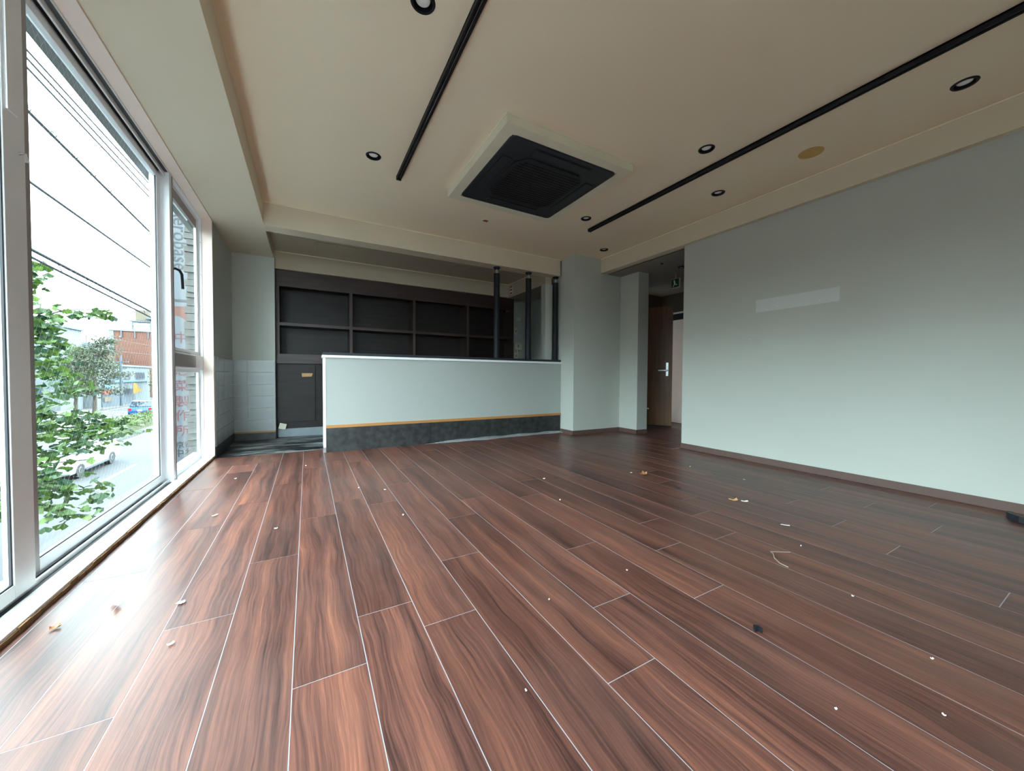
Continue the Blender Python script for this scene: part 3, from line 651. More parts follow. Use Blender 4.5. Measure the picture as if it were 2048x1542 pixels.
names = ['black recessed downlight cut by the upper picture edge', 'black recessed downlight between the window soffit and the track end',
         'black recessed downlight by the air conditioner corner, at the end of the long track', 'black recessed downlight closest to the white pillar',
         'black recessed downlight between the long track and the right beam, mid ceiling', 'black recessed downlight beside the long track, air conditioner side',
         'large looking black downlight near the right picture edge', 'black downlight overhead on the window side', 'black downlight overhead in mid room', 'black downlight overhead beside the long wall']
def downlight(x, y, z, lb, grp='black recessed downlights'):
    d = root('downlight', (x, y, z-.004), lb, 'downlight', grp, k=K)
    obj('flange', S().lathe((x, y, z), [(RD+.004, -.006), (RD+.008, 0), (RD-.003, 0), (RD-.007, -.006), (RD+.004, -.006)], 28, cap=False), 'black', d, smooth=True)
    obj('baffle', S().lathe((x, y, z), [(RD-.004, -.004), (RD-.008, .03), (RD-.012, .06), (RD-.012, .065)], 28, cap=False), 'black', d, smooth=True)
    obj('lens', S().lathe((x, y, z), [(RD-.0135, .045), (RD-.014, .022), (RD-.020, .009), (.014, .001), (.001, .000)], 24), 'bulb', d, smooth=True)
    obj('can', S().lathe((x, y, z), [(RD-.002, .001), (RD-.002, .10), (.001, .10)], 20, cap=False), 'black', d)
for (x, y), lb in zip(DL, names): downlight(x, y, ZC, lb)
dcan = root('downlight', (5.02, 3.66, ZR-.01), 'black surface downlight on the corridor ceiling', 'downlight', k=K)
obj('flange', S().lathe((5.02, 3.66, ZR-.012), [(.05, 0), (.056, .012)], 20), 'black', dcan, smooth=True)
obj('lens', S().lathe((5.02, 3.66, ZR-.014), [(.02, 0), (.025, .003)], 14), 'dkalu', dcan)
obj('blanking_disc', S().lathe((3.77, 1.522, ZC-.004), [(.086, 0), (.088, .004)], 32), 'orange', label='round tan blanking disc on the ceiling', cat='disc')
rh = root('ceiling_hole', (1.935, 4.15, ZC-.006), 'open rusty ceiling rose hole behind the air conditioner', 'ceiling hole', k=K)
obj('rim', S().lathe((1.935, 4.15, ZC), [(.035, 0), (.035, -.006), (.056, -.004), (.058, 0)], 24, cap=False), 'caulk', rh, smooth=True)
obj('core', S().lathe((1.935, 4.15, ZC-.003), [(.037, 0), (.037, .003)], 18), 'rust', rh)
for i in range(3): obj('wire_end', S().tube([(1.92+.014*i, 4.15, ZC-.003), (1.918+.016*i, 4.14+.008*i, ZC-.018)], .005, 6), 'rust', rh)
for x0, y0, lb in ((.13, 5.66, 'square access hatch in the kitchen ceiling above the counter end'), (2.135, 5.72, 'square access hatch in the kitchen ceiling behind the first pole')):
    h = root('access_hatch', (x0+.25, y0+.25, ZK-.004), lb, 'hatch', 'kitchen ceiling hatches', k=K)
    obj('panel', box(x0+.006, x0+.494, y0+.006, y0+.494, ZK-.004, ZK), 'ceilk', h)
    obj('gap', S().box(x0, x0+.006, y0, y0+.5, ZK-.003, ZK).box(x0+.494, x0+.5, y0, y0+.5, ZK-.003, ZK).box(x0, x0+.5, y0, y0+.006, ZK-.003, ZK).box(x0, x0+.5, y0+.494, y0+.5, ZK-.003, ZK), 'dkalu', h)
    obj('latch', S().lathe((x0+.25, y0+.06, ZK-.007), [(.014, 0), (.014, .003)], 12), 'dkalu', h)

# ------------------------------------------------------------------ bits lying on the floor
def scrap(x, y, sx, sy, h, m, lb, cat='scrap', group=None, ang=0, name='paper_scrap', seed=0):
    r = random.Random(seed*7+1); n = 5; vs = []; fs = []
    ca, sa = math.cos(ang), math.sin(ang)
    for i in range(n+1):
        for j in range(n+1):
            u, v = i/n-.5, j/n-.5
            e = 1-.35*r.random()*(abs(u)+abs(v))
            px, py = u*sx*e, v*sy*e
            vs.append((x+px*ca-py*sa, y+px*sa+py*ca, .0015+h*(abs(u*2)**1.5*.7*(r.random()*.6+.4)+.3*abs(v*2))))
    N = len(vs); vs += [(a, b, c_+.0018) for a, b, c_ in vs]
    for i in range(n):
        for j in range(n):
            a = i*(n+1)+j; q_ = (a, a+n+1, a+n+2, a+1); fs.append(q_[::-1]); fs.append(tuple(N+t for t in q_))
    rim = [i*(n+1) for i in range(n+1)] + [n*(n+1)+j for j in range(1, n+1)] + [i*(n+1)+n for i in range(n-1, -1, -1)] + [j for j in range(n-1, 0, -1)]
    for i in range(len(rim)): a, b = rim[i], rim[(i+1) % len(rim)]; fs.append((a, b, N+b, N+a))
    return obj(name, S().poly(vs, fs), m, label=lb, cat=cat, group=group)
TINY = 'tiny white crumb of plaster on the plank floor'
scrap(-.671, 2.018, .022, .075, .03, 'paper', 'white curled feather-like scrap on the planks nearest the window', ang=.6, seed=1)
scrap(-.801, 1.935, .032, .018, .012, 'leafdry', 'orange-brown fragment on the floor beside the sill edge', ang=.3, seed=2, name='leaf_fragment')
scrap(-.450, 1.912, .03, .022, .006, 'paper', 'flat white flake on the second plank from the window', seed=3)
scrap(-.532, 3.006, .035, .014, .006, 'paper', 'thin pale sliver on the planks by the middle of the window', ang=.9, seed=4)
scrap(2.776, 1.553, .07, .030, .02, 'tan', 'bright tan torn card scrap in front of the long wall', ang=-.5, seed=5, name='card_scrap')
scrap(2.83, 1.50, .05, .022, .008, 'paper', 'translucent white tatter beside the tan card scrap', ang=-.5, seed=6)
scrap(2.762, 2.38, .11, .06, .03, 'leafdry', 'crumpled dry brown leaf on the planks before the corridor', ang=.4, seed=7, name='dry_leaf')
scrap(2.60, 1.137, .05, .012, .003, 'paper', 'short straight grey-white strip on the planks', ang=-1.0, seed=8)
for i, (x, y) in enumerate([(-.17, 2.578), (.545, 2.434), (.541, 3.052), (-.561, 3.999), (-.018, 4.244), (3.437, 2.369), (3.434, 1.833), (1.855, 2.711), (1.636, 2.179),
                            (1.319, 1.226), (.862, 1.216), (.551, .889), (1.273, .423), (1.51, .272), (1.78, .35), (-.411, 1.631), (2.0, .62), (2.35, .95), (.36, 3.2), (2.713, 2.487)]):
    s = .008 if y < 1.3 else .020
    scrap(x, y, s, s*.55, .006, 'paper', TINY, 'crumb', 'white crumbs scattered on the planks', ang=i*1.3, seed=20+i, name='plaster_crumb')
obj('black_clip', S().prism([(1.405, .70), (1.422, .716), (1.436, .704), (1.430, .688), (1.424, .686), (1.426, .700), (1.416, .704)], 'z', 0, .016), 'black', label='small black plastic clip on the foreground planks', cat='clip')
obj('plastic_tie', S().tube([(2.213, .942, .004), (2.128, .994, .005), (2.100, .968, .012), (2.060, .945, .010), (2.037, .909, .004), (2.03, .87, .004)], .0022, 6), 'tie', label='thin kinked beige tie lying on the planks', cat='cable tie')
bk = S(); ar = [(4.075 + .11*math.cos(a), .36 + .135*math.sin(a)) for a in [math.pi*(.45+.09*i) for i in range(9)]]
ar2 = [(4.075 + .085*math.cos(a), .36 + .11*math.sin(a)) for a in [math.pi*(.45+.09*i) for i in range(9)]]
obj('black_ring', bk.prism(ar + ar2[::-1], 'z', 0, .042), 'blackp', label='curved black plastic band on the floor at the right edge', cat='plastic band', bevel=.002)

# ------------------------------------------------------------------ outside: own building (metres from here on)
GZ = -3.40
obj('wall_facade', mbox(-1.02, -.80, YB*K-.3, 9.0, GZ, -.05), 'concrete', kind='structure', label='facade below the windows')
obj('trim_15', mbox(-1.185, -.97, YB*K-.3, 5.58, -.24, -.10), 'ledge', kind='structure', bevel=.004, label='white ledge outside below the windows')
obj('wall_next_building', mbox(-1.02, 6.5, 6.6, 16.0, GZ, 7.5), 'concrete', kind='structure', label='next building along the street')
sp_ = obj('wall_stone_pier', mbox(-1.215, -.95, 5.62, 6.1, GZ, 6.2), 'concrete', kind='structure', label='pier clad in split stone past the narrow window')
z = -1.2; rs_ = random.Random(3)
while z < 3.5:
    h = rs_.uniform(.055, .095); d = rs_.uniform(.0, .022); e = rs_.uniform(-.015, .018); cut = rs_.uniform(-1.16, -1.03)
    for a, b in ((-1.225-e, cut), (cut+.003, -.955)):
        dd = d+rs_.uniform(0, .014)
        mb = MB(1); j = lambda: rs_.uniform(-.004, .004)
        y0 = 5.60-dd
        mb.poly([(a+j(), y0+j(), z+.003+j()), (b, y0+j(), z+.003+j()), (b, 5.63, z+.002), (a, 5.63, z+.002), (a+j(), y0+.01+j(), z+h+j()), (b, y0+.01+j(), z+h+j()), (b, 5.63, z+h), (a, 5.63, z+h)],
                [(0, 3, 2, 1), (4, 5, 6, 7), (0, 1, 5, 4), (1, 2, 6, 5), (2, 3, 7, 6), (3, 0, 4, 7)])
        obj('stone', mb, 'stone', sp_)
    z += h+.004
# shop sign beyond the pier
sg = root('shop_sign', (-1.80, 8.0, -.75), 'tall white vertical shop sign with grey and red lettering past the stone pier', 'sign')
sx0, sx1, sy = -1.985, -1.60, 8.0
obj('board', mbox(sx0, sx1, sy, sy+.12, -.72, 4.6), 'signw', sg)
obj('lower_box', mbox(sx0, sx1, sy+.01, sy+.12, -1.5, -.74), 'signgrey', sg)
obj('wall_bracket', mbox(sx1, -.98, sy+.04, sy+.08, 3.0, 3.06), 'dkalu', sg); obj('wall_bracket', mbox(sx1, -.98, sy+.04, sy+.08, .2, .26), 'dkalu', sg)
obj('divider', mbox(sx0, sx1, sy-.004, sy, 2.02, 2.06), 'signgrey', sg)
RX = Matrix.Rotation(math.pi/2, 4, 'X')
xc = -1.825
t = text_mb('Aerobase', .27, .002); t = xf(t, Matrix.Translation((xc, sy-.003, 3.06)) @ RX @ Matrix.Rotation(-math.pi/2, 4, 'Z'))
obj('lettering', t, 'signgrey', sg)
for ch, z in zip('中村惣菜製作所', (1.42, 1.15, .88, .62, .36, .12, -.13)):
    t = xf(text_mb(ch, .20, .002), Matrix.Translation((xc, sy-.003, z)) @ RX); obj('lettering', t, 'signred', sg)
for ch, z in (('京都', -.36), ('中村', -.50)):
    t = xf(text_mb(ch, .12 if z > -.4 else .15, .002), Matrix.Translation((xc+.02, sy-.003, z)) @ RX); obj('lettering', t, 'signgrey', sg)
obj('orange_emblem', MB(1).prism([(-1.955, 1.80), (-1.955, 1.94), (-1.73, 1.95), (-1.72, 1.90), (-1.69, 1.83), (-1.71, 1.76), (-1.74, 1.66), (-1.78, 1.74), (-1.86, 1.79)], 'y', sy-.004, sy), 'signorange', sg)
obj('ledge_hook', MB(1).tube([(-1.10, 3.45, -.085), (-1.05, 3.62, -.07), (-1.02, 3.75, -.085), (-1.0, 4.0, -.09)], .012, 8), 'paper', label='white plastic hook lying on the ledge outside the glass', cat='hook', smooth=True)

# ------------------------------------------------------------------ street
obj('ground', mbox(-400, 400, -60, 500, GZ-.4, GZ-.06), 'asphalt', kind='structure', label='ground beyond the street')
obj('street', mbox(-20.9, -3.0, -60, 260, GZ-.1, GZ), 'asphalt', kind='structure', label='grey asphalt street')
obj('sidewalk_near', mbox(-3.0, -1.02, -60, 260, GZ-.1, GZ+.12), 'walk', kind='structure', label='pavement below the windows')
obj('sidewalk_far', mbox(-60, -20.9, -60, 260, GZ-.1, GZ+.12), 'walk', kind='structure', label='pavement across the street')
for i in range(9):
    y0 = 19.72-9.4*2+9.4*i
    obj('lane_dash', mbox(-7.12, -6.98, y0, y0+3.72, GZ, GZ+.006), 'paint', kind='structure', label='white dash between the near lanes')
    y0 += 3
    obj('lane_dash', mbox(-17.6, -17.45, y0+20, y0+24, GZ, GZ+.006), 'paint', kind='structure', label='white dash between the far lanes')
obj('lane_line', mbox(-10.18, -10.04, -20, 90, GZ, GZ+.006), 'paint', kind='structure', label='white edge line beside the median')
obj('lane_line_far', mbox(-13.9, -13.75, -20, 120, GZ, GZ+.006), 'paint', kind='structure', label='white edge line past the median')
obj('lane_line_kerb', mbox(-20.4, -20.25, -20, 120, GZ, GZ+.006), 'paint', kind='structure', label='white line along the far kerb')
for i in range(7):
    y0 = 43+i*2.4
    obj('crossing_bar', mbox(-20.0, -15.0, y0, y0+.55, GZ, GZ+.006), 'paint', kind='structure', label='white painted bar on the far lanes')
obj('kerb_median', mbox(-13.2, -10.4, -20, 70, GZ, GZ+.16), 'kerb', kind='structure', label='kerb around the planted median')
def leafcloud(n, fn, s, rnd):
    mb = MB(1)
    for _ in range(n):
        c = Vector(fn()); d = Vector((rnd.gauss(0, 1), rnd.gauss(0, 1), rnd.gauss(0, .6))).normalized(); a = d.orthogonal().normalized()
        a.rotate(Matrix.Rotation(rnd.uniform(0, 6.28), 3, d)); b = d.cross(a); q = s*rnd.uniform(.6, 1.3)
        mb.poly([tuple(c-a*q), tuple(c-b*q*.5), tuple(c+a*q), tuple(c+b*q*.5)], [(0, 1, 2, 3)])
    return mb
rh_ = random.Random(5)
hg_ = root('median_hedge', (-11.8, 40, GZ+.16), 'long clipped green hedge on the street median', 'hedge')
obj('core', mbox(-12.8, -10.9, 26, 66, GZ+.16, GZ+.70), 'hedge', hg_)
obj('foliage', leafcloud(9000, lambda: (rh_.uniform(-12.95, -10.75), rh_.uniform(25.8, 66), GZ+.2+.72*rh_.random()**.5), .09, rh_), 'hedge', hg_, kind='stuff')

def tree(name, label, x, y, h, rad, m, n, s, seed, clear=.25, group='street trees'):
    r = random.Random(seed); t = root(name, (x, y, GZ), label, 'tree', group)
    obj('trunk', MB(1).tube([(x, y, GZ), (x+.1, y, GZ+h*.35), (x-.05, y+.1, GZ+h*.8)], .13*h/5, 8, .03), 'bark', t)
    tips = []
    for i in range(26):
        a = r.uniform(0, 6.28); zz = GZ+h*r.uniform(clear, .95); f = 1-abs((zz-GZ)/h-.5)*1.1; l = rad*max(.25, f)*r.uniform(.6, 1)
        p = (x+l*math.cos(a), y+l*math.sin(a), zz+l*.25); tips.append(p)
        obj('branch', MB(1).tube([(x, y, zz-.2), ((x+p[0])/2, (y+p[1])/2, zz+.05), p], .03, 5, .01), 'bark', t)
    def fn():
        p = r.choice(tips); k = r.random()**.6
        return (x+(p[0]-x)*k+r.gauss(0, .28), y+(p[1]-y)*k+r.gauss(0, .28), p[2]+r.gauss(0, .22))
    obj('foliage', leafcloud(n, fn, s, r), m, t, kind='stuff')
tree('street_tree', 'bronze-green open street tree before the white house', -17.3, 48.5, 7.4, 2.6, 'maple', 5200, .11, 11)
tree('street_tree', 'dark green street tree beside the yellow banner', -19.2, 75.5, 6.0, 1.9, 'hedge', 4200, .14, 12)
tree('street_tree', 'light green tree rising behind the ginkgo leaves', -20.6, 54.0, 7.4, 2.0, 'ginkgo', 4200, .14, 13)

# buildings
def windows(bd, face, items, fixed):
    for a, b, z0, z1 in items:
        if face == 'x':
            w = obj('window', mbox(fixed-.05, fixed+.06, a, b, z0, z1), 'bgrey', bd); obj('glazing', mbox(fixed+.06, fixed+.08, a+.12, b-.12, z0+.12, z1-.12), 'pane', w)
        else:
            w = obj('window', mbox(a, b, fixed-.06, fixed+.05, z0, z1), 'bgrey', bd); obj('glazing', mbox(a+.1, b-.1, fixed-.08, fixed-.06, z0+.1, z1-.1), 'pane', w)
b1 = root('house', (-28, 72, GZ), 'white two-storey house across the street with ribbon windows', 'building')
obj('wall', mbox(-34, -22.2, 63, 80, GZ, 1.9), 'bwhite', b1)
obj('roof', mbox(-34.3, -22.0, 62.7, 80.3, 1.9, 2.15), 'bwhite', b1)
windows(b1, 'x', [(66, 69, .1, 1.2), (69.5, 72.5, .1, 1.2), (74.5, 77.8, .1, 1.2)], -22.2)
windows(b1, 'y', [(-25.6, -23.4, .1, 1.2), (-29, -26.5, .1, 1.2), (-27, -24, -3.0, -1.2)], 63)
obj('window_ledge', mbox(-22.2, -21.9, 65.5, 79, -.25, -.1), 'skyblue', b1)
obj('shop_front', mbox(-22.25, -22.1, 64, 74, -3.3, -1.2), 'bgrey', b1)
for i, (m_, z0) in enumerate((('red', -1.7), ('skyblue', -1.0), ('btan', -2.6))): obj('shop_board', mbox(-22.1, -21.95, 64.2, 66.2, z0, z0+.55), m_, b1)
ob = root('yellow_banner', (-21.6, 70.5, GZ), 'bright yellow-orange banner hanging at the white house', 'banner')
obj('pole', MB(1).tube([(-21.3, 70.5, GZ+.12), (-21.3, 70.5, -.2)], .04, 6), 'bgrey', ob)
obj('cloth', MB(1).prism([(70.5, -.35), (70.5, -1.9), (72.1, -1.7), (72.9, -1.75), (73.6, -1.4), (72.4, -1.15), (71.5, -.4)], 'x', -21.33, -21.27), 'banner', ob)
b2 = root('brick_building', (-27, 96, GZ), 'orange brick block with rooftop tank behind the white house', 'building')
obj('wall', mbox(-29.5, -16, 90, 104, GZ, 8.5), 'brick', b2)
obj('corner_strip', mbox(-30.1, -29.5, 89.9, 104, GZ, 8.8), 'bwhite', b2)
obj('parapet', mbox(-30.1, -15.9, 89.8, 104.1, 8.5, 8.8), 'bwhite', b2)
for i in range(6): obj('drain_pipe', mbox(-28.6+1.75*i, -28.45+1.75*i, 89.8, 90, 7.3, 8.5), 'bgrey', b2)
for i in range(9): obj('mortar_course', mbox(-29.5, -16, 89.97, 90, 1.5+.75*i, 1.53+.75*i), 'btan', b2)
obj('roof_shed', mbox(-24.2, -17, 91, 99, 8.8, 10.9), 'bgrey', b2); obj('shed_roof', mbox(-25.6, -16.8, 90.6, 99.4, 10.9, 11.2), 'bgrey', b2)
tk = obj('water_tank', mbox(-27.2, -25.2, 91.5, 93.5, 10.6, 12.6), 'btan', b2, bevel=.1)
obj('tank_stand', MB(1).box(-27.6, -27.4, 91.3, 91.5, 8.8, 10.6).box(-25.2, -25, 91.3, 91.5, 8.8, 10.6).box(-27.9, -24.8, 91.2, 93.8, 10.4, 10.6).box(-28.2, -24.5, 91.2, 91.35, 9.6, 9.75), 'bgrey', b2)
b3 = root('low_building', (-36, 84, GZ), 'low tan building with rooftop units beside the brick block', 'building')
obj('wall', mbox(-44, -28.6, 82, 88, GZ, 4.6), 'btan', b3)
for i in range(4): obj('roof_unit', mbox(-31.8-2.6*i, -30.0-2.6*i, 83, 84.2, 4.6, 5.6), 'bgrey', b3)
for i in range(7): obj('railing_post', mbox(-42.0+2*i, -41.9+2*i, 82, 82.1, 4.6, 6.8), 'bgrey', b3)
obj('railing_bar', mbox(-43, -29, 82, 82.1, 6.7, 6.8), 'bgrey', b3)
b4 = root('office_building', (-29, 66, GZ), 'pale office building with vertical dark sign behind the leaves', 'building')
obj('wall', mbox(-45, -23.2, 58, 62.5, GZ, 5.9), 'bwhite', b4); obj('roof', mbox(-45.2, -23.0, 57.8, 62.7, 5.9, 6.1), 'bgrey', b4)
windows(b4, 'y', [(-25.2, -24.7, 1.8, 4.2), (-27.2, -26.6, 1.8, 4.2), (-31, -29, 1.8, 4.2), (-26.5, -24.5, -1.5, -.4)], 58)
for i in range(6): obj('sign_block', mbox(-23.2, -22.9, 57.6, 58.1, 4.2-.85*i, 4.75-.85*i), 'blue', b4); 
up_ = root('utility_pole', (-21.2, 66.5, GZ), 'grey utility pole with crossarm in front of the white house', 'pole')
obj('shaft', MB(1).tube([(-21.2, 66.5, GZ), (-21.2, 66.5, 3.2)], .17, 8, .12), 'bgrey', up_)
obj('crossarm', mbox(-21.9, -20.5, 66.4, 66.6, 2.4, 2.55), 'bgrey', up_); obj('crossarm', mbox(-21.8, -20.6, 66.4, 66.6, 1.55, 1.7), 'bgrey', up_)
up2 = root('utility_pole', (-28.9, 81.3, GZ), 'second grey utility pole rising before the tan building', 'pole')
obj('shaft', MB(1).tube([(-28.9, 81.3, GZ), (-28.9, 81.3, 5.0)], .3, 8, .24), 'bgrey', up2)
obj('crossarm', mbox(-29.9, -27.6, 81.0, 81.6, 4.9, 5.7), 'bgrey', up2)

# unseen row of houses across the street, added to get the daylight right
for i, (y0, y1, h, m_) in enumerate([(-44, -31, 7.5, 'btan'), (-30.4, -17, 10.5, 'bwhite'), (-16.5, -5, 7.0, 'bgrey'), (-4.4, 9, 9.5, 'btan'), (9.6, 22, 6.5, 'bwhite'), (22.5, 35, 9.0, 'bgrey'), (35.5, 48, 7.0, 'btan')]):
    hb = root('house', (-28, (y0+y1)/2, GZ), ['unseen low tan house across the street, furthest back', 'unseen tall pale house across the street, second from the back', 'unseen grey house across the street behind the viewer', 'unseen tan block straight across the street', 'unseen low pale house across the street past the tan block', 'unseen grey block across the street beside the low pale house', 'unseen tan house across the street next to the office building'][i], 'building', 'unseen houses added across the street for the daylight')
    obj('wall', mbox(-34, -23, y0, y1, GZ, GZ+h), m_, hb); obj('roof', mbox(-34.2, -22.8, y0-.1, y1+.1, GZ+h, GZ+h+.25), 'bgrey', hb)
    windows(hb, 'x', [(y0+1.5+3.2*j, y0+3.3+3.2*j, zz, zz+1.3) for j in range(3) for zz in (-2.0, 1.2)], -23)
# cars
def car(name, label, x, y, d, paint, Lc=4.6, Wc=1.78, H=1.55, van=False):
    """d=+1: nose towards -y (towards the viewer), d=-1: nose away; x is the centre line, y the centre"""
    c = root(name, (x, y, GZ), label, 'car', 'cars on the street')
    Y = lambda t: y - d*(t-.5)*Lc*-1 if False else y + d*(.5-t)*Lc*-1
    # t=0 nose, t=1 tail
    Y = lambda t: y + d*(t-.5)*Lc
    hw = Wc/2; zb = .24; zbelt = H*.60
    side = [(0.0, .30), (.0, .52), (.015, .64), (.10, .74), (.25, zbelt-.02), (.28, zbelt), (.94, zbelt+.03), (.985, zbelt-.05), (1.0, .60), (1.0, .34), (.97, zb)]
    def arch(t0):
        return [(t0+.075*math.cos(a), zb+.30*math.sin(a)) for a in [math.pi*i/6 for i in range(7)]]
    low = side + arch(.80) + arch(.19) + [(.03, zb)]
    mb = MB(1); n = len(low)
    secs = [(-hw, 0), (-hw*.97, .04), (hw*.97, .04), (hw, 0)]
    obj('body', MB(1).prism([(Y(t), GZ+zz) for t, zz in low], 'x', x-hw, x+hw), paint, c, bevel=.05, seg=3)
    cab = ([(.27, zbelt-.03), (.43, H-.03), (.50, H), (.80, H), (.88, H-.06), (.955, zbelt)] if not van else [(.20, zbelt-.03), (.33, H-.03), (.42, H), (.93, H), (.97, H-.05), (.985, zbelt)])
    cw = hw*.98; tw = hw*.80
    vs = []
    for t, zz in cab:
        f = max(0, min(1, (zz-zbelt)/(H-zbelt))); w = cw+(tw-cw)*f
        vs += [(x-w, Y(t), GZ+zz), (x+w, Y(t), GZ+zz)]
    m_ = len(cab)
    fs = [(2*i, 2*i+2, 2*i+3, 2*i+1) for i in range(m_-1)] + [tuple(2*i for i in range(m_)), tuple(2*i+1 for i in range(m_))[::-1], (0, 1, 2*m_-1, 2*m_-2)]
    obj('cabin', MB(1).poly(vs, fs), paint, c, bevel=.03)
    # glass, slightly proud of the cabin
    def strip(t0, z0, t1, z1, wi=.9):
        w0 = (cw+(tw-cw)*(z0-zbelt)/(H-zbelt))*wi; w1 = (cw+(tw-cw)*(z1-zbelt)/(H-zbelt))*wi
        e = -.02*d if t0 < .5 else .02*d
        return MB(1).poly([(x-w0, Y(t0)+e, GZ+z0+.015), (x+w0, Y(t0)+e, GZ+z0+.015), (x+w1, Y(t1)+e, GZ+z1+.015), (x-w1, Y(t1)+e, GZ+z1+.015),
                           (x-w0, Y(t0), GZ+z0-.02), (x+w0, Y(t0), GZ+z0-.02), (x+w1, Y(t1), GZ+z1-.02), (x-w1, Y(t1), GZ+z1-.02)], [(0, 1, 2, 3), (4, 7, 6, 5), (0, 4, 5, 1), (1, 5, 6, 2), (2, 6, 7, 3), (3, 7, 4, 0)])
    ft, rt_ = cab[0], cab[-1]; f1, r1 = cab[1], cab[-2]
    obj('windscreen', strip(ft[0]+.015, zbelt+.03, f1[0]-.005, H-.06), 'carglass', c)
    obj('rear_window', strip(rt_[0]-.004, zbelt+.05, r1[0]+.004, H-.09), 'carglass', c)
    for s in (-1, 1):
        for a, b, zt in ((f1[0]-.03, .60, 0), (.615, r1[0]-.02, 1)):
            q = []
            for t, zz in ((a if zt else a-.07, zbelt+.03), (b, zbelt+.03), (b, H-.10), (a+.03 if not zt else a, H-.10)):
                w = cw+(tw-cw)*(zz-zbelt)/(H-zbelt); q.append((x+s*(w+.012), Y(t), GZ+zz))
            qi = [(p[0]-s*.03, p[1], p[2]) for p in q]
            obj('side_window', MB(1).poly(q+qi, [(0, 1, 2, 3), (7, 6, 5, 4), (0, 4, 5, 1), (1, 5, 6, 2), (2, 6, 7, 3), (3, 7, 4, 0)]), 'carglass', c)
        for t in (.19, .80):
            w = obj('wheel', MB(1).lathe((x+s*(hw-.11), Y(t), GZ+.32), [(.20, -.10), (.31, -.10), (.32, -.06), (.32, .06), (.31, .10), (.20, .10)], 24, 'x'), 'tyre', c, smooth=True)
            obj('rim', MB(1).lathe((x+s*(hw-.11), Y(t), GZ+.32), [(.205, -.085), (.10, -.105), (.10, .105), (.205, .085)], 14, 'x'), 'rim', w)
        obj('headlamp', mbox(x+s*hw*.45, x+s*hw*.93, min(Y(-.004), Y(.02)), max(Y(-.004), Y(.02)), GZ+.58, GZ+.70), 'lamp', c, bevel=.02)
        obj('tail_lamp', mbox(x+s*hw*.70, x+s*hw*.96, min(Y(.985), Y(1.003)), max(Y(.985), Y(1.003)), GZ+.62, GZ+.88), 'lampred', c, bevel=.02)
        obj('mirror', mbox(x+s*(hw+.0), x+s*(hw+.16) if s > 0 else x-hw, Y(.33)-.06, Y(.33)+.06, GZ+zbelt, GZ+zbelt+.14) if s > 0 else mbox(x-hw-.16, x-hw, Y(.33)-.06, Y(.33)+.06, GZ+zbelt, GZ+zbelt+.14), paint, c, bevel=.03)
    obj('grille', mbox(x-hw*.45, x+hw*.45, min(Y(-.003), Y(.02)), max(Y(-.003), Y(.02)), GZ+.42, GZ+.60), 'blackp', c, bevel=.02)
    obj('number_plate', mbox(x-.17, x+.17, min(Y(1.0), Y(1.006)), max(Y(1.0), Y(1.006)), GZ+.55, GZ+.72), 'paper', c)
    obj('sill_strip', MB(1).box(x+hw-.02, x+hw+.01, min(Y(.27), Y(.72)), max(Y(.27), Y(.72)), GZ+zb, GZ+zb+.08), 'bgrey', c)
car('white_car', 'white car driving in the near lane below the ginkgo leaves', -8.95, 22.85, 1, 'carw', 4.5, 1.78, 1.50)
car('blue_car', 'blue hatchback seen from behind in the far lanes', -14.6, 52.0, -1, 'carb', 4.3, 1.78, 1.6)
car('white_car', 'white car half hidden behind leaves in the far lanes', -14.9, 37.5, 1, 'carw', 4.5, 1.75, 1.55)

# overhead cables: along the street, sagging
def cable(pts, r, lb, name='overhead_cable'):
    return obj(name, MB(1).tube(pts, r, 6), 'cable', label=lb, cat='cable', group='overhead cables along the street')
def sag(x, y0, z0, y1, z1, s, n=16, dx=0):
    out = []
    for i in range(n+1):
        t = i/n; out.append((x+dx*t, y0+(y1-y0)*t, z0+(z1-z0)*t-4*s*t*(1-t)))
    return out
cable(sag(-3.5, -2, 5.10, 34, 6.9, .15), .014, 'topmost thin overhead cable')
cable(sag(-3.42, -2, 5.0, 34, 6.1, .05), .014, 'second thin overhead cable from the top')
cable(sag(-3.34, -2, 4.80, 34, 5.8, .05), .014, 'third thin overhead cable from the top')
bcab = root('bundled_cable', (-3.5, 10, 4), 'thick dark bundled cable with spiral hangers crossing the upper sky', 'cable', 'overhead cables along the street')
main = sag(-3.5, -2, 4.95, 34, 3.9, .05, 24); obj('cable', MB(1).tube(main, .022, 6), 'cable', bcab)
obj('messenger', MB(1).tube([(a, b, c_+.055) for a, b, c_ in main], .006, 5), 'cable', bcab)
for i in range(26):
    y = 5+i*.62; t = (y+2)/36; z = 4.95-1.05*t-.2*t*(1-t)
    obj('hanger', MB(1).lathe((-3.5, y, z+.025), [(.038, -.006), (.044, -.006), (.044, .006), (.038, .006), (.038, -.006)], 10, 'y', cap=False), 'cable', bcab)
cable(sag(-3.5, -2, 3.70, 34, 3.45, .03), .020, 'single mid-height dark cable across the sky')
dcab = root('twin_cable', (-2.4, 10, 1.8), 'pair of heavy low cables tied together above the brick block', 'cable', 'overhead cables along the street')
t1 = sag(-2.4, -2, 2.38, 34, .85, .0, 24); t2 = sag(-2.4, -2, 2.36, 34, .62, .02, 24)
obj('cable', MB(1).tube(t1, .016, 6), 'cable', dcab); obj('cable', MB(1).tube(t2, .012, 6), 'cable', dcab)
for i in range(20):
    y = 4.2+i*.6; t = (y+2)/36; za = 2.38-1.53*t; zb_ = 2.36-1.74*t-.08*t*(1-t)
    obj('tie', MB(1).tube([(-2.4, y, za), (-2.4, y+.10, zb_)], .004, 4), 'cable', dcab)
cable(sag(-14, 5, 4.3, 75, 4.2, .5), .012, 'thin distant cable descending to the roofs')
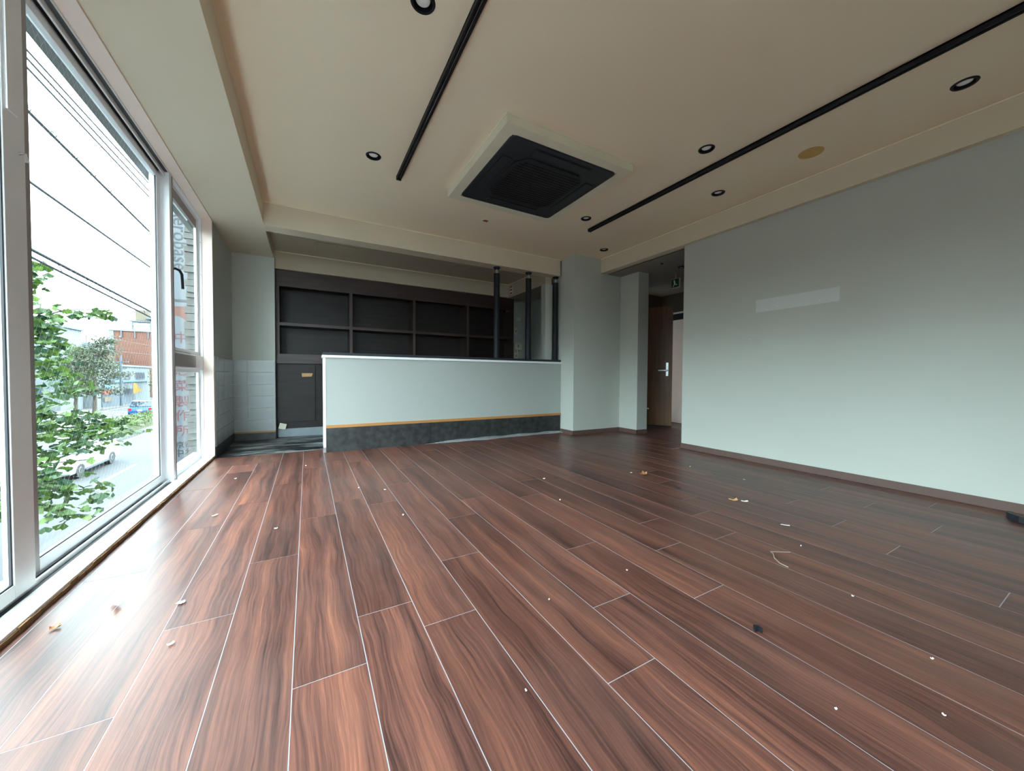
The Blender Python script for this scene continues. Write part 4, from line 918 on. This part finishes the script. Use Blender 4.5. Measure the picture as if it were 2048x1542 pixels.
cable(sag(-15.5, 5, 3.6, 75, 3.4, .5), .012, 'lower thin distant cable descending to the roofs')

# ------------------------------------------------------------------ ginkgo tree close to the window
gk = root('ginkgo_tree', (-4.7, 7.3, GZ), 'ginkgo tree with fan-shaped leaves reaching past the large window', 'tree')
obj('trunk', MB(1).tube([(-4.7, 7.3, GZ), (-4.66, 7.35, -1), (-4.7, 7.4, 1.2), (-4.68, 7.45, 3.4)], .14, 10, .06), 'bark', gk)
BR = {
    'A1': [(-3.50, 8.00, -0.32), (-3.35, 8.20, -0.38), (-3.13, 8.40, -0.31), (-2.80, 8.70, -0.15)],
    'A2': [(-3.76, 8.60, 0.02), (-3.42, 8.80, -0.07), (-3.08, 9.00, 0.00), (-2.67, 9.20, -0.14)],
    'A3': [(-3.33, 7.60, -0.65), (-3.11, 7.70, -0.88), (-2.89, 7.80, -0.89), (-2.69, 7.90, -0.93)],
    'A4': [(-3.21, 7.30, -0.89), (-3.03, 7.40, -1.00), (-2.89, 7.50, -1.17), (-2.74, 7.50, -1.21)],
    'A5': [(-3.88, 8.90, 0.47), (-3.63, 9.00, 0.51), (-3.38, 9.10, 0.63)],
    'A6': [(-4.05, 9.30, 0.80), (-3.84, 9.40, 0.97), (-3.70, 9.50, 1.24)],
    'A7': [(-3.62, 8.30, 0.23), (-3.30, 8.50, 0.15), (-3.04, 8.80, 0.06)],
    'B1': [(-3.48, 8.00, 1.23), (-3.42, 8.00, 1.52), (-3.41, 8.10, 1.86)],
    'B2': [(-3.46, 8.0, 1.45), (-3.32, 8.0, 1.30)],
    'B3': [(-3.5, 8.0, 1.62), (-3.36, 8.05, 1.58)],
    'C1': [(-3.69, 8.50, 1.52), (-3.61, 8.60, 1.72), (-3.45, 8.80, 1.86), (-3.17, 9.00, 1.92), (-2.98, 9.20, 1.90)],
    'D1': [(-3.54, 8.20, 2.31), (-3.50, 8.40, 2.54)],
    'D2': [(-3.55, 8.20, 2.15), (-3.48, 8.30, 2.26)],
    'E1': [(-3.46, 7.90, -0.53), (-3.25, 8.00, -0.50), (-2.95, 8.20, -0.52)],
    'F1': [(-3.54, 8.10, -0.12), (-3.31, 8.30, -0.20), (-3.03, 8.60, -0.17)],
    'G1': [(-3.52, 8.10, 1.02), (-3.45, 8.20, 0.91), (-3.37, 8.30, 0.72)],
    'H1': [(-3.42, 7.80, -0.86), (-3.26, 7.90, -0.77), (-3.12, 8.00, -0.70)],
}
DENS = {'B2': 80, 'B3': 60, 'C1': 48, 'D1': 16, 'D2': 14, 'B1': 85, 'A4': 60, 'A3': 75, 'A5': 75, 'A6': 70, 'G1': 60, 'E1': 14, 'H1': 45, 'F1': 60, 'A1': 80}
lv = []
a0 = math.radians(62)
fan = [(0, 0, 0)] + [(.5*math.sin(t)*(1 if abs(t) > .08 else .72), .5*math.cos(t)*(1 if abs(t) > .08 else .72), .05*math.cos(3*t)) for t in [-a0, -a0*.66, -a0*.33, 0, a0*.33, a0*.66, a0]]
leaf_me = bpy.data.meshes.new('leaf'); leaf_me.from_pydata(fan, [], [(0, i, i+1) for i in range(1, 7)]); leaf_me.update(); leaf_me.materials.append(M['ginkgo'])
rg = random.Random(21)
for kx, pts in BR.items():
    p0 = Vector(pts[0]); st = Vector((-4.68, 7.4, p0.z-.5))
    obj('branch', MB(1).tube([tuple(st), tuple((st+p0)/2+Vector((0, 0, .12)))] + pts, .022, 6, .005), 'twig', gk)
    P = ([] if kx[0] in 'CD' else [st + (p0-st)*.55]) + [Vector(p) for p in pts]
    n = int(1.2*DENS.get(kx, 95)); spr = .05 if kx[0] in 'CD' else .13
    for i in range(n):
        u = rg.random()**.85*(len(P)-1); j = min(int(u), len(P)-2); q = P[j].lerp(P[j+1], u-j)
        if kx[0] in 'CD': q = q+Vector((0, 0, -.03))
        q = q + Vector((rg.gauss(0, spr), rg.gauss(0, spr), rg.gauss(0, spr*.75)))
        lv.append((q, rg.uniform(.13, .23), Matrix.Rotation(rg.uniform(0, 6.28), 4, 'Z') @ Matrix.Rotation(rg.gauss(-.9, .8), 4, 'X') @ Matrix.Rotation(rg.gauss(0, .5), 4, 'Y')))
lv.sort(key=lambda e: -e[1]/(e[0]-Vector((0, 0, .8))).length)
rest = MB(1)
for i, (q, s, R_) in enumerate(lv):
    mt = Matrix.Translation(q) @ R_ @ Matrix.Diagonal((s, s, s, 1))
    if i < 290:
        o = bpy.data.objects.new('leaf', leaf_me); C.objects.link(o); o.parent = gk
        o.matrix_local = Matrix.Translation(-ORI[gk]) @ mt
    else: rest.poly([tuple(mt @ Vector(v)) for v in fan], [(0, i_, i_+1) for i_ in range(1, 7)])
obj('foliage', rest, 'ginkgo', gk, kind='stuff')
